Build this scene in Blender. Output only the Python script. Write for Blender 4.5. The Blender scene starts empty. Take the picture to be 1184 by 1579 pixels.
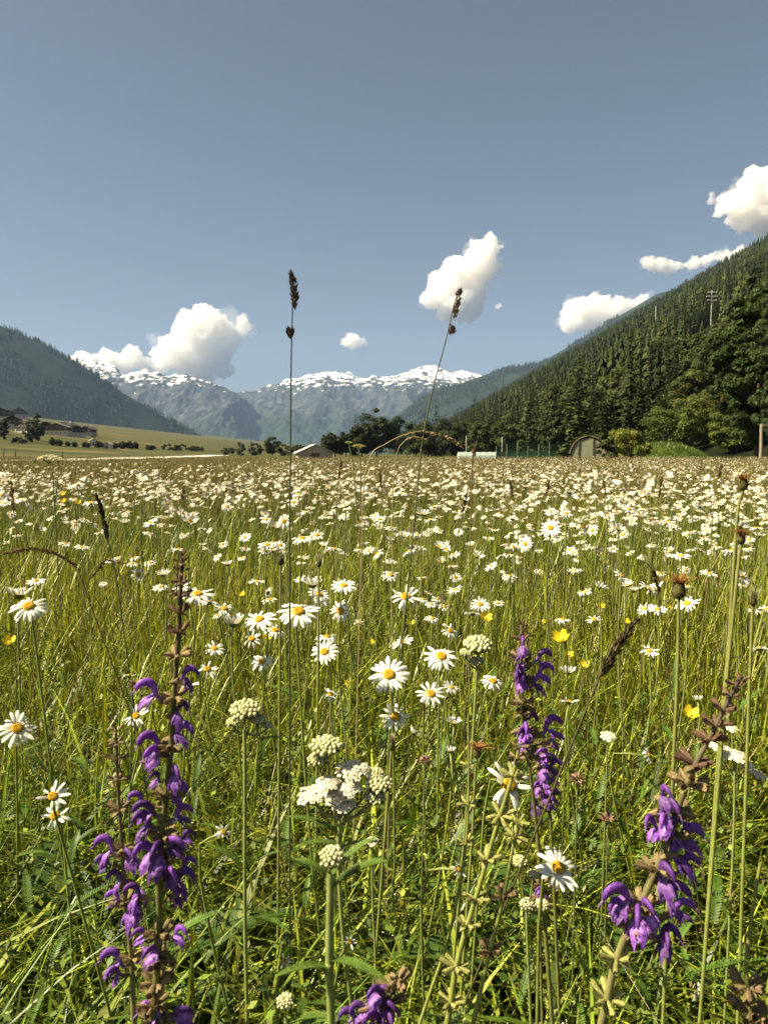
import bpy, bmesh, math, random
import numpy as np
from mathutils import Vector, Matrix, Euler

# ------------------------------------------------------------------ camera, sky, sun, exposure
scene = bpy.context.scene
COL = scene.collection
R = math.radians
rng = np.random.default_rng(7)
random.seed(7)

F, CX, CY, HORIZON = 1140.0, 592.0, 789.5, 700.0
PITCH = math.atan((CY - HORIZON) / F)
CAM = np.array([0.0, 0.0, 0.75])

cd = bpy.data.cameras.new("camera")
cam = bpy.data.objects.new("camera", cd)
COL.objects.link(cam)
cam.location = CAM
cam.rotation_euler = (R(90) - PITCH, 0, 0)
cd.sensor_fit = 'VERTICAL'
cd.sensor_height = 36.0
cd.lens = 36.0 * F / 1579.0
cd.clip_start = 0.02
cd.clip_end = 60000
cd.dof.use_dof = True
cd.dof.focus_distance = 1.35
cd.dof.aperture_fstop = 18
scene.camera = cam

SUN_AZ, SUN_EL = R(-98), R(46)          # azimuth from the view direction (+Y), negative = left
w = bpy.data.worlds.new("World")
scene.world = w
w.use_nodes = True
nt = w.node_tree
sky = nt.nodes.new('ShaderNodeTexSky')
sky.sky_type = 'NISHITA'
sky.sun_disc = False
sky.sun_elevation = SUN_EL
sky.sun_rotation = SUN_AZ
sky.altitude = 1300
sky.air_density = 1.0
sky.dust_density = 3.5
sky.ozone_density = 1.0
hs = nt.nodes.new('ShaderNodeHueSaturation')
hs.inputs['Saturation'].default_value = 0.72
hs.inputs['Value'].default_value = 0.60
hs.inputs['Hue'].default_value = 0.490
nt.links.new(sky.outputs[0], hs.inputs['Color'])
nt.links.new(hs.outputs[0], nt.nodes['Background'].inputs['Color'])
nt.nodes['Background'].inputs['Strength'].default_value = 0.05

sd = bpy.data.lights.new("sun", 'SUN')
sun = bpy.data.objects.new("sun", sd)
COL.objects.link(sun)
sd.energy = 5.0
sd.angle = R(0.5)
sd.color = (1.0, 0.88, 0.62)
sdir = Vector((math.sin(SUN_AZ) * math.cos(SUN_EL), math.cos(SUN_AZ) * math.cos(SUN_EL), math.sin(SUN_EL)))
sun.rotation_euler = sdir.to_track_quat('Z', 'Y').to_euler()

vs = scene.view_settings
vs.view_transform = 'Standard'
vs.look = 'None'
vs.exposure = 1.5
vs.gamma = 1.0
vs.use_curve_mapping = False
cy = scene.cycles
cy.max_bounces = 16
cy.diffuse_bounces = 1
cy.glossy_bounces = 2
cy.transmission_bounces = 3
cy.volume_bounces = 16
cy.transparent_max_bounces = 8
cy.use_denoising = True
cy.sample_clamp_indirect = 4.0


# ------------------------------------------------------------------ helpers
def at(px, py, Y):
    """world point on the sight line of photo pixel (px, py) at forward distance Y"""
    dx, dy = (px - CX) / F, -(py - CY) / F
    c, s = math.cos(PITCH), math.sin(PITCH)
    d = np.array([dx, c + dy * s, -s + dy * c])
    return CAM + d * (Y / d[1])


def proj(p):
    c, s = math.cos(PITCH), math.sin(PITCH)
    q = np.asarray(p, float) - CAM
    f = q[..., 1] * c - q[..., 2] * s
    u = q[..., 1] * s + q[..., 2] * c
    return CX + F * q[..., 0] / f, CY - F * u / f


def _hash(ix, iy, seed):
    n = (ix.astype(np.int64) * 374761393 + iy.astype(np.int64) * 668265263 + seed * 1442695041) & 0x7fffffff
    n = ((n ^ (n >> 13)) * 1274126177) & 0x7fffffff
    return ((n ^ (n >> 16)) & 0xffff) / 65535.0


def vnoise(x, y, seed=0):
    x = np.asarray(x, float); y = np.asarray(y, float)
    ix, iy = np.floor(x), np.floor(y)
    fx, fy = x - ix, y - iy
    fx = fx * fx * (3 - 2 * fx); fy = fy * fy * (3 - 2 * fy)
    a, b = _hash(ix, iy, seed), _hash(ix + 1, iy, seed)
    c, d = _hash(ix, iy + 1, seed), _hash(ix + 1, iy + 1, seed)
    return (a * (1 - fx) + b * fx) * (1 - fy) + (c * (1 - fx) + d * fx) * fy


def fbm(x, y, seed=0, octv=4):
    s, a, t = 0.0, 0.5, 0.0
    for k in range(octv):
        s = s + a * vnoise(x * 2 ** k, y * 2 ** k, seed + k * 17)
        t += a; a *= 0.5
    return s / t


def ridged(x, y, seed=0, octv=5):
    s, a, t = 0.0, 0.5, 0.0
    for k in range(octv):
        n = 1 - np.abs(2 * vnoise(x * 2 ** k, y * 2 ** k, seed + k * 31) - 1)
        s = s + a * n; t += a; a *= 0.52
    return s / t


def softplus(x, k):
    return k * np.logaddexp(0, np.asarray(x, float) / k)


def sstep(a, b, x):
    t = np.clip((np.asarray(x, float) - a) / (b - a), 0, 1)
    return t * t * (3 - 2 * t)


class Geo:
    """collects vertices, faces and one tint per vertex; build() links them as ONE mesh object"""
    def __init__(self):
        self.v, self.c, self.f, self.n = [], [], {3: [], 4: []}, 0

    def add(self, v, f, c=(0.5, 0.5, 0.5)):
        v = np.asarray(v, float).reshape(-1, 3)
        f = np.asarray(f, int)
        if len(v) == 0 or f.size == 0:
            return self
        self.v.append(v)
        c = np.asarray(c, float)
        self.c.append(np.broadcast_to(c, v.shape).copy() if c.ndim == 1 else c.reshape(-1, 3))
        self.f[f.shape[1]].append(f + self.n)
        self.n += len(v)
        return self

    def more(self, f):
        """further faces over the vertices added last"""
        f = np.asarray(f, int)
        self.f[f.shape[1]].append(f + self.n - len(self.v[-1]))
        return self

    def arrays(self):
        return np.concatenate(self.v), np.concatenate(self.c), {k: (np.concatenate(a) if a else np.zeros((0, k), int)) for k, a in self.f.items()}

    def add_geo(self, g, M=None, tint=None):
        v, c, f = g
        if M is not None:
            v = v @ np.asarray(M)[:3, :3].T + np.asarray(M)[:3, 3]
        if tint is not None:
            c = c * np.asarray(tint)
        self.v.append(v); self.c.append(c)
        for k in (3, 4):
            if len(f[k]):
                self.f[k].append(f[k] + self.n)
        self.n += len(v)
        return self

    def mesh(self, name, mat, smooth=True, shift=None):
        v, c, f = self.arrays()
        if shift is not None:
            v = v - np.asarray(shift)
        me = bpy.data.meshes.new(name)
        nf3, nf4 = len(f[3]), len(f[4])
        me.vertices.add(len(v))
        me.vertices.foreach_set('co', v.astype(np.float32).ravel())
        me.loops.add(nf3 * 3 + nf4 * 4)
        me.loops.foreach_set('vertex_index', np.concatenate([f[3].ravel(), f[4].ravel()]).astype(np.int32))
        me.polygons.add(nf3 + nf4)
        me.polygons.foreach_set('loop_start', np.concatenate([np.arange(nf3) * 3, nf3 * 3 + np.arange(nf4) * 4]).astype(np.int32))
        me.polygons.foreach_set('use_smooth', np.full(nf3 + nf4, smooth))
        at_ = me.attributes.new('tint', 'FLOAT_COLOR', 'POINT')
        at_.data.foreach_set('color', np.concatenate([c, np.ones((len(c), 1))], 1).astype(np.float32).ravel())
        me.update(calc_edges=True)
        me.validate()
        me.materials.append(mat)
        return me

    def build(self, name, mat, parent=None, smooth=True, shift=None):
        return link(name, self.mesh(name, mat, smooth, shift), parent)


def link(name, me, parent=None, loc=None, rot=None, scale=None):
    o = bpy.data.objects.new(name, me)
    COL.objects.link(o)
    if parent is not None:
        o.parent = parent
    if loc is not None:
        o.location = loc
    if rot is not None:
        o.rotation_euler = rot
    if scale is not None:
        o.scale = (scale,) * 3 if np.isscalar(scale) else scale
    return o


def tag(o, label=None, cat=None, group=None, kind=None):
    if label: o['label'] = label
    if cat: o['category'] = cat
    if group: o['group'] = group
    if kind: o['kind'] = kind
    return o


def thing(name, label, cat, loc=(0, 0, 0), rotz=0.0, group=None):
    o = bpy.data.objects.new(name, None)
    COL.objects.link(o)
    o.location = loc
    o.rotation_euler = (0, 0, rotz)
    o.empty_display_size = 0.05
    return tag(o, label, cat, group)


def dup(root, loc, rotz, scale=1.0, label=None, group=None):
    def rec(o, parent):
        c = o.copy()
        COL.objects.link(c)
        if parent is not None:
            c.parent = parent
        for ch in o.children:
            rec(ch, c)
        return c
    r = rec(root, None)
    r.location = loc
    r.rotation_euler = (0, 0, rotz)
    r.scale = (scale,) * 3 if np.isscalar(scale) else scale
    if label: r['label'] = label
    if group: r['group'] = group
    return r


def tube(g, pts, rad, sides=6, col=(0.5, 0.5, 0.5), cap=True):
    pts = np.asarray(pts, float)
    n = len(pts)
    rad = np.broadcast_to(np.asarray(rad, float), (n,))
    t = np.gradient(pts, axis=0)
    t /= np.linalg.norm(t, axis=1, keepdims=True) + 1e-12
    ref = np.array([1.0, 0, 0]) if abs(t[0][0]) < 0.8 else np.array([0, 1.0, 0])
    a = np.cross(t, ref); a /= np.linalg.norm(a, axis=1, keepdims=True) + 1e-12
    b = np.cross(t, a)
    th = np.arange(sides) * 2 * np.pi / sides
    v = pts[:, None] + rad[:, None, None] * (a[:, None] * np.cos(th)[None, :, None] + b[:, None] * np.sin(th)[None, :, None])
    i = np.arange(n - 1)[:, None] * sides
    j = np.arange(sides)[None]
    f = np.stack([i + j, i + (j + 1) % sides, i + sides + (j + 1) % sides, i + sides + j], -1).reshape(-1, 4)
    c = np.asarray(col, float)
    if c.ndim == 2:
        c = np.repeat(c, sides, 0)
    g.add(v.reshape(-1, 3), f, c)
    if cap and sides == 6:
        k = (n - 1) * sides
        g.more([[k, k + 1, k + 2, k + 3], [k, k + 3, k + 4, k + 5]])
    return g


def spline(pts, n):
    """smooth curve through the points"""
    pts = np.asarray(pts, float)
    m = len(pts)
    if m == 2:
        return pts[0] + (pts[1] - pts[0]) * np.linspace(0, 1, n)[:, None]
    P = np.vstack([2 * pts[0] - pts[1], pts, 2 * pts[-1] - pts[-2]])
    u = np.linspace(0, m - 1 - 1e-9, n)
    k = u.astype(int); t = (u - k)[:, None]
    p0, p1, p2, p3 = P[k], P[k + 1], P[k + 2], P[k + 3]
    return 0.5 * (2 * p1 + (p2 - p0) * t + (2 * p0 - 5 * p1 + 4 * p2 - p3) * t ** 2 + (3 * p1 - p0 - 3 * p2 + p3) * t ** 3)


def blades(g, base, h, wd, az, lean, curve, segs, c0, c1, twist=None, belly=0.0):
    """N grass blades at once: bent, tapered strips"""
    N = len(base)
    t = np.linspace(0, 1, segs + 1)[None]
    h = h[:, None]
    hor = h * (lean[:, None] * t + curve[:, None] * t ** 2)
    z = h * (t - 0.45 * np.minimum(curve[:, None], 1.6) * t ** 2.4)
    wp = np.maximum((1 - t) ** 0.65, 0.06) * (1 + belly * np.sin(np.pi * np.minimum(t * 1.1, 1)))
    ca, sa = np.cos(az)[:, None], np.sin(az)[:, None]
    tw = (np.zeros(N) if twist is None else twist)[:, None] * (0.3 + t)
    sx, sy = -sa * np.cos(tw) + ca * np.sin(tw) * 0.6, ca * np.cos(tw) + sa * np.sin(tw) * 0.6
    sz = np.sin(tw) * 0.5
    cxx, cyy, czz = base[:, 0:1] + hor * ca, base[:, 1:2] + hor * sa, base[:, 2:3] + z
    hw = wd[:, None] * wp * 0.5
    L = np.stack([cxx - sx * hw, cyy - sy * hw, czz - sz * hw], -1)
    Rr = np.stack([cxx + sx * hw, cyy + sy * hw, czz + sz * hw], -1)
    v = np.stack([L, Rr], 2).reshape(-1, 3)
    o = (np.arange(N) * (segs + 1) * 2)[:, None]
    k = (np.arange(segs) * 2)[None]
    f = np.stack([o + k, o + k + 1, o + k + 3, o + k + 2], -1).reshape(-1, 4)
    cc = c0[:, None, :] * (1 - t[..., None]) + c1[:, None, :] * t[..., None]
    cc = np.repeat(cc[:, :, None, :], 2, 2).reshape(-1, 3)
    g.add(v, f, cc)


def quads(g, ctr, a, b, col):
    """N flat leaf-like quads, half axes a and b (diamond with cut ends)"""
    v = np.stack([ctr - a, ctr + b, ctr + a, ctr - b], 1).reshape(-1, 3)
    f = np.arange(len(ctr) * 4).reshape(-1, 4)
    g.add(v, f, np.repeat(col, 4, 0))


def rand_dirs(n, r=rng):
    d = r.normal(size=(n, 3))
    return d / np.linalg.norm(d, axis=1, keepdims=True)


def mixc(a, b, t):
    a, b, t = np.asarray(a, float), np.asarray(b, float), np.asarray(t, float)
    return a * (1 - t[..., None]) + b * t[..., None]


# ------------------------------------------------------------------ materials
def new_mat(name):
    m = bpy.data.materials.new(name)
    m.use_nodes = True
    m.node_tree.nodes.clear()
    return m, m.node_tree.nodes, m.node_tree.links


def mat_tint(name, rough=0.5, transl=0.3, spec=0.4, nscale=60.0, namp=0.35, objvar=0.0, bump=0.0, tcol=(1.0, 1.0, 1.0)):
    """colour from the mesh's tint, broken up by noise; optional light passing through thin leaves"""
    m, N, L = new_mat(name)
    out = N.new('ShaderNodeOutputMaterial')
    p = N.new('ShaderNodeBsdfPrincipled')
    a = N.new('ShaderNodeAttribute'); a.attribute_name = 'tint'
    tc = N.new('ShaderNodeTexCoord')
    nz = N.new('ShaderNodeTexNoise'); nz.inputs['Scale'].default_value = nscale; nz.inputs['Detail'].default_value = 3
    L.new(tc.outputs['Object'], nz.inputs['Vector'])
    mr = N.new('ShaderNodeMapRange')
    mr.inputs['From Min'].default_value = 0.25; mr.inputs['From Max'].default_value = 0.75
    mr.inputs['To Min'].default_value = 1 - namp; mr.inputs['To Max'].default_value = 1 + namp
    L.new(nz.outputs['Fac'], mr.inputs['Value'])
    mul = N.new('ShaderNodeVectorMath'); mul.operation = 'SCALE'
    L.new(a.outputs['Color'], mul.inputs[0])
    last = mr.outputs[0]
    if objvar:
        oi = N.new('ShaderNodeObjectInfo')
        m2 = N.new('ShaderNodeMapRange')
        m2.inputs['To Min'].default_value = 1 - objvar; m2.inputs['To Max'].default_value = 1 + objvar
        L.new(oi.outputs['Random'], m2.inputs['Value'])
        m3 = N.new('ShaderNodeMath'); m3.operation = 'MULTIPLY'
        L.new(last, m3.inputs[0]); L.new(m2.outputs[0], m3.inputs[1])
        last = m3.outputs[0]
    L.new(last, mul.inputs['Scale'])
    L.new(mul.outputs[0], p.inputs['Base Color'])
    p.inputs['Roughness'].default_value = rough
    p.inputs['Specular IOR Level'].default_value = spec
    if bump:
        bp = N.new('ShaderNodeBump'); bp.inputs['Strength'].default_value = bump
        L.new(nz.outputs['Fac'], bp.inputs['Height']); L.new(bp.outputs[0], p.inputs['Normal'])
    if transl:
        tr = N.new('ShaderNodeBsdfTranslucent')
        tm = N.new('ShaderNodeVectorMath'); tm.operation = 'MULTIPLY'
        tm.inputs[1].default_value = tcol
        L.new(mul.outputs[0], tm.inputs[0]); L.new(tm.outputs[0], tr.inputs['Color'])
        mx = N.new('ShaderNodeMixShader'); mx.inputs['Fac'].default_value = transl
        L.new(p.outputs[0], mx.inputs[1]); L.new(tr.outputs[0], mx.inputs[2])
        L.new(mx.outputs[0], out.inputs['Surface'])
    else:
        L.new(p.outputs[0], out.inputs['Surface'])
    return m


M_GRASS = mat_tint('grass_blade', 0.40, 0.24, 0.45, 40, 0.3, tcol=(1.5, 1.35, 0.6))
M_STALK = mat_tint('dry_stalk', 0.6, 0.2, 0.3, 80, 0.3)
M_PETAL = mat_tint('white_petal', 0.55, 0.3, 0.25, 120, 0.05, tcol=(1.0, 0.97, 0.85))
M_DISC = mat_tint('flower_disc', 0.8, 0.0, 0.2, 900, 0.4, bump=0.8)
M_STEM = mat_tint('green_stem', 0.5, 0.1, 0.4, 150, 0.25)
M_LEAF = mat_tint('herb_leaf', 0.5, 0.22, 0.35, 120, 0.3, tcol=(1.4, 1.3, 0.6))
M_SAGE = mat_tint('purple_petal', 0.5, 0.34, 0.35, 420, 0.55, objvar=0.55, bump=0.4, tcol=(1.3, 1.0, 1.2))
M_CALYX = mat_tint('calyx', 0.8, 0.25, 0.15, 700, 0.5, objvar=0.2)
M_NEEDLE = mat_tint('conifer_needles', 0.7, 0.15, 0.15, 0.9, 0.4, objvar=0.5)
M_FOLI = mat_tint('leaf_foliage', 0.6, 0.3, 0.2, 1.2, 0.3, objvar=0.15, tcol=(1.5, 1.4, 0.6))
M_FAR = mat_tint('far_forest', 0.8, 0.0, 0.1, 0.01, 0.25)
M_BARK = mat_tint('bark', 0.9, 0.0, 0.1, 6, 0.4, bump=0.4)
M_PLAIN = mat_tint('weathered', 0.7, 0.0, 0.25, 2.5, 0.18)
M_WOOD = mat_tint('timber', 0.8, 0.0, 0.2, 3.0, 0.3)
M_GLASS = mat_tint('window_glass', 0.15, 0.0, 0.5, 3.0, 0.1)
M_TARP = mat_tint('tarpaulin', 0.5, 0.15, 0.4, 2.0, 0.15)


def nodes_col(N, L, vec, scale, stops, detail=6, rough=0.6, kind='ShaderNodeTexNoise'):
    nz = N.new(kind)
    nz.inputs['Scale'].default_value = scale
    nz.inputs['Detail'].default_value = detail
    nz.inputs['Roughness'].default_value = rough
    L.new(vec, nz.inputs['Vector'])
    cr = N.new('ShaderNodeValToRGB')
    el = cr.color_ramp.elements
    for i, (p, c) in enumerate(stops):
        e = el[i] if i < 2 else el.new(p)
        e.position = p; e.color = (*c, 1)
    L.new(nz.outputs['Fac'], cr.inputs['Fac'])
    return cr.outputs['Color'], nz.outputs['Fac']


def mapped(N, L, scale=(1, 1, 1), rot=(0, 0, 0)):
    geo = N.new('ShaderNodeNewGeometry')
    mp = N.new('ShaderNodeMapping')
    mp.inputs['Scale'].default_value = scale
    mp.inputs['Rotation'].default_value = rot
    L.new(geo.outputs['Position'], mp.inputs['Vector'])
    return mp.outputs[0], geo


def mat_ground():
    m, N, L = new_mat('meadow_soil')
    out = N.new('ShaderNodeOutputMaterial'); p = N.new('ShaderNodeBsdfPrincipled')
    v1, geo = mapped(N, L)
    near, nf = nodes_col(N, L, v1, 30, [(0.3, (0.022, 0.026, 0.008)), (0.7, (0.06, 0.055, 0.018))])
    # mown strips and pasture, stretched along the valley side
    v2, _ = mapped(N, L, (0.005, 0.03, 0.08), (0, 0, R(8)))
    far, ff = nodes_col(N, L, v2, 1.0, [(0.38, (0.034, 0.045, 0.012)), (0.45, (0.085, 0.078, 0.024)), (0.50, (0.038, 0.050, 0.013)), (0.55, (0.16, 0.125, 0.045)), (0.61, (0.05, 0.058, 0.016))], 3, 0.5)
    v3, _ = mapped(N, L, (0.25, 0.25, 0.25))
    fine, _f = nodes_col(N, L, v3, 1.0, [(0.3, (0.65, 0.65, 0.65)), (0.7, (1.25, 1.25, 1.2))], 6, 0.7)
    mm = N.new('ShaderNodeMix'); mm.data_type = 'RGBA'; mm.blend_type = 'MULTIPLY'; mm.inputs[0].default_value = 1
    L.new(far, mm.inputs[6]); L.new(fine, mm.inputs[7])
    sp = N.new('ShaderNodeSeparateXYZ'); L.new(geo.outputs['Position'], sp.inputs[0])
    mr = N.new('ShaderNodeMapRange'); mr.inputs['From Min'].default_value = 30; mr.inputs['From Max'].default_value = 70
    L.new(sp.outputs['Y'], mr.inputs['Value'])
    mx = N.new('ShaderNodeMix'); mx.data_type = 'RGBA'
    L.new(mr.outputs[0], mx.inputs[0]); L.new(near, mx.inputs[6]); L.new(mm.outputs[2], mx.inputs[7])
    L.new(mx.outputs[2], p.inputs['Base Color'])
    p.inputs['Roughness'].default_value = 0.95
    p.inputs['Specular IOR Level'].default_value = 0.1
    L.new(p.outputs[0], out.inputs['Surface'])
    return m


def mat_slope(name, stops, scale, patch=None, patch_scale=0.002, patch_lo=0.62):
    """forest floor / far wooded slope with clearings"""
    m, N, L = new_mat(name)
    out = N.new('ShaderNodeOutputMaterial'); p = N.new('ShaderNodeBsdfPrincipled')
    v1, geo = mapped(N, L)
    c, f = nodes_col(N, L, v1, scale, stops, 8, 0.7)
    last = c
    if patch:
        v2, _ = mapped(N, L, (1, 0.6, 2.2))
        nz = N.new('ShaderNodeTexNoise'); nz.inputs['Scale'].default_value = patch_scale; nz.inputs['Detail'].default_value = 5
        L.new(v2, nz.inputs['Vector'])
        mr = N.new('ShaderNodeMapRange'); mr.inputs['From Min'].default_value = patch_lo; mr.inputs['From Max'].default_value = patch_lo + 0.04
        L.new(nz.outputs['Fac'], mr.inputs['Value'])
        mx = N.new('ShaderNodeMix'); mx.data_type = 'RGBA'
        mx.inputs[7].default_value = (*patch, 1)
        L.new(mr.outputs[0], mx.inputs[0]); L.new(c, mx.inputs[6])
        last = mx.outputs[2]
    L.new(last, p.inputs['Base Color'])
    p.inputs['Roughness'].default_value = 1.0
    p.inputs['Specular IOR Level'].default_value = 0.05
    bp = N.new('ShaderNodeBump'); bp.inputs['Strength'].default_value = 0.9; bp.inputs['Distance'].default_value = 12
    L.new(f, bp.inputs['Height']); L.new(bp.outputs[0], p.inputs['Normal'])
    L.new(p.outputs[0], out.inputs['Surface'])
    return m


def mat_alp(name, snow0, snow1):
    """rock, forest below, snow lying in patches above the height snow0..snow1"""
    m, N, L = new_mat(name)
    out = N.new('ShaderNodeOutputMaterial'); p = N.new('ShaderNodeBsdfPrincipled')
    v1, geo = mapped(N, L)
    wood, _ = nodes_col(N, L, v1, 0.02, [(0.35, (0.010, 0.022, 0.014)), (0.65, (0.03, 0.048, 0.022))], 6)
    v4, _ = mapped(N, L, (1, 1, 0.35))
    rock, rf = nodes_col(N, L, v4, 0.008, [(0.35, (0.018, 0.024, 0.024)), (0.5, (0.036, 0.040, 0.039)), (0.68, (0.11, 0.105, 0.10))], 8, 0.7)
    sp = N.new('ShaderNodeSeparateXYZ'); L.new(geo.outputs['Position'], sp.inputs[0])
    v2, _ = mapped(N, L, (0.8, 0.8, 2.2), (0, R(32), 0))
    nz = N.new('ShaderNodeTexNoise'); nz.inputs['Scale'].default_value = 0.013; nz.inputs['Detail'].default_value = 8; nz.inputs['Roughness'].default_value = 0.66
    L.new(v2, nz.inputs['Vector'])
    # tree line: height plus noise
    ma = N.new('ShaderNodeMath'); ma.operation = 'MULTIPLY_ADD'; ma.inputs[1].default_value = 700; L.new(nz.outputs['Fac'], ma.inputs[0])
    L.new(sp.outputs['Z'], ma.inputs[2])
    tl = N.new('ShaderNodeMapRange'); tl.inputs['From Min'].default_value = snow0 + 130; tl.inputs['From Max'].default_value = snow0 + 330
    L.new(ma.outputs[0], tl.inputs['Value'])
    mx = N.new('ShaderNodeMix'); mx.data_type = 'RGBA'
    L.new(tl.outputs[0], mx.inputs[0]); L.new(wood, mx.inputs[6]); L.new(rock, mx.inputs[7])
    # snow: more of it higher up, lying in gullies and patches
    hz = N.new('ShaderNodeMapRange'); hz.inputs['From Min'].default_value = snow0; hz.inputs['From Max'].default_value = snow1
    hz.inputs['To Min'].default_value = -0.30; hz.inputs['To Max'].default_value = 0.06
    L.new(sp.outputs['Z'], hz.inputs['Value'])
    ad = N.new('ShaderNodeMath'); ad.operation = 'ADD'; L.new(hz.outputs[0], ad.inputs[0]); L.new(nz.outputs['Fac'], ad.inputs[1])
    sn = N.new('ShaderNodeMapRange'); sn.inputs['From Min'].default_value = 0.485; sn.inputs['From Max'].default_value = 0.515
    L.new(ad.outputs[0], sn.inputs['Value'])
    mx2 = N.new('ShaderNodeMix'); mx2.data_type = 'RGBA'; mx2.inputs[7].default_value = (0.9, 0.89, 0.87, 1)
    L.new(sn.outputs[0], mx2.inputs[0]); L.new(mx.outputs[2], mx2.inputs[6])
    L.new(mx2.outputs[2], p.inputs['Base Color'])
    p.inputs['Roughness'].default_value = 0.9
    p.inputs['Specular IOR Level'].default_value = 0.1
    bp = N.new('ShaderNodeBump'); bp.inputs['Strength'].default_value = 0.7; bp.inputs['Distance'].default_value = 25
    L.new(rf, bp.inputs['Height']); L.new(bp.outputs[0], p.inputs['Normal'])
    L.new(p.outputs[0], out.inputs['Surface'])
    return m


# ------------------------------------------------------------------ the land
X0, SLOPE, CREST = 40.0, 0.565, 650.0


def hill_h(x, y):
    """right valley side"""
    n = fbm(x / 260, y / 260, 3, 4) - 0.5
    s = SLOPE * softplus(x - X0 - 6 * (fbm(y / 90, x * 0, 5, 2) - 0.5), 4)
    cr = CREST + 110 * (fbm(y / 330, y * 0 + 2.5, 13, 3) - 0.5)
    s = np.where(x > cr, SLOPE * (cr - X0) + 0.10 * (x - cr), s)
    return s * (1 + 0.10 * n * sstep(60, 300, x))


def fan_h(x, y):
    return 0.112 * softplus(-x - 92, 14) * sstep(90, 380, y)


def H(x, y):
    x = np.asarray(x, float); y = np.asarray(y, float)
    d = np.hypot(x, y)
    near = 0.05 * (fbm(x * 0.9, y * 0.9, 11, 3) - 0.5) * sstep(0, 3, d) + 0.25 * (fbm(x / 9, y / 9, 12, 3) - 0.5) * sstep(8, 30, d)
    bank = 0.0
    return near + fan_h(x, y) + bank + np.minimum(hill_h(x, y), 9999) * 0.0


def grid(g, X, Y, Z, col=(0.5, 0.5, 0.5)):
    ny, nx = X.shape
    i = np.arange(ny - 1)[:, None] * nx + np.arange(nx - 1)[None]
    f = np.stack([i, i + 1, i + nx + 1, i + nx], -1).reshape(-1, 4)
    g.add(np.stack([X, Y, Z], -1).reshape(-1, 3), f, col)


# valley floor: one sheet in rings out to the mountains
rr = np.concatenate([np.linspace(-1.5, 4, 45), np.geomspace(4.3, 11000, 190)])
aa = np.linspace(-1, 1, 121)
g = Geo()
YY = np.repeat(rr[:, None], 121, 1)
XX = aa[None] * (3.0 + np.maximum(YY, 0) * 0.72)
XX = np.sign(XX) * np.minimum(np.abs(XX), 7200)
grid(g, XX, YY, H(XX, YY))
tag(g.build('ground', mat_ground()), 'flower meadow ground running out to the valley fields', kind='structure')

# right valley side
g = Geo()
ys = np.concatenate([np.linspace(-60, 300, 50), np.geomspace(306, 5200, 130)])
xs = np.concatenate([np.linspace(14, 60, 24), np.linspace(66, 420, 60), np.linspace(430, 1500, 50)])
XX, YY = np.meshgrid(xs, ys)
grid(g, XX, YY, hill_h(XX, YY) * (1 - sstep(4300, 5200, YY)) - 0.9 + 0.02 * sstep(14, 40, XX))
tag(g.build('hill', mat_slope('forest_floor', [(0.35, (0.012, 0.018, 0.007)), (0.65, (0.028, 0.034, 0.012))], 0.08)),
    'steep forested valley side rising to the right', kind='structure')


def interp(xp, pts):
    pts = np.asarray(pts, float)
    return np.interp(xp, pts[:, 0], pts[:, 1])


def ridge_pts(px, Yr):
    return [((x - CX) / F * Yr, 0.75 + (HORIZON - y) / F * Yr) for x, y in px]


# left mountain: spur running in from the left, 3.4 km off
LY = 3400.0
lp = ridge_pts([(-900, 250), (-400, 330), (-150, 440), (0, 501), (60, 524), (130, 562), (200, 610), (260, 645), (320, 676), (345, 692), (400, 730)], LY)


def left_h(x, y):
    n = ridged(x / 700, y / 700, 21, 5) - 0.6
    r = interp(x, lp)
    z = r - 0.50 * np.abs(LY + 250 * (fbm(x / 900, x * 0, 8, 2) - 0.5) - y) * np.where(y < LY, 1, 0.6)
    return z + n * 60 * sstep(0, 900, LY - y) + (fbm(x / 60, y / 60, 4, 3) - 0.5) * 14


g = Geo()
XX, YY = np.meshgrid(np.linspace(-4200, -600, 240), np.linspace(1700, 4300, 150))
grid(g, XX, YY, np.maximum(left_h(XX, YY), -20))
tag(g.build('mountain', mat_slope('left_slope', [(0.35, (0.010, 0.019, 0.011)), (0.6, (0.020, 0.031, 0.014)), (0.75, (0.032, 0.042, 0.018))], 0.012,
    patch=(0.085, 0.095, 0.045), patch_scale=0.0042, patch_lo=0.66)), 'wooded mountain slope falling from the left', kind='structure')

# mid spur behind the forest on the right, 5 km off
MY = 4800.0
mp_ = ridge_pts([(540, 720), (600, 650), (640, 618), (680, 600), (730, 585), (775, 570), (830, 562), (900, 520), (1000, 460), (1300, 380)], MY)


def mid_h(x, y):
    r = interp(x, mp_)
    return r - 0.45 * np.abs(MY - y) + (ridged(x / 600, y / 600, 41, 5) - 0.6) * 70 * sstep(0, 600, MY - y) + (fbm(x / 70, y / 70, 6, 3) - 0.5) * 14


g = Geo()
XX, YY = np.meshgrid(np.linspace(-250, 2600, 180), np.linspace(3400, 5600, 120))
grid(g, XX, YY, np.maximum(mid_h(XX, YY), -20))
tag(g.build('mountain', mat_slope('spur_slope', [(0.35, (0.011, 0.020, 0.011)), (0.6, (0.022, 0.034, 0.015)), (0.75, (0.04, 0.048, 0.022))], 0.01,
    patch=(0.14, 0.16, 0.06), patch_scale=0.002, patch_lo=0.60)), 'green spur behind the forest', kind='structure')

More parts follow.
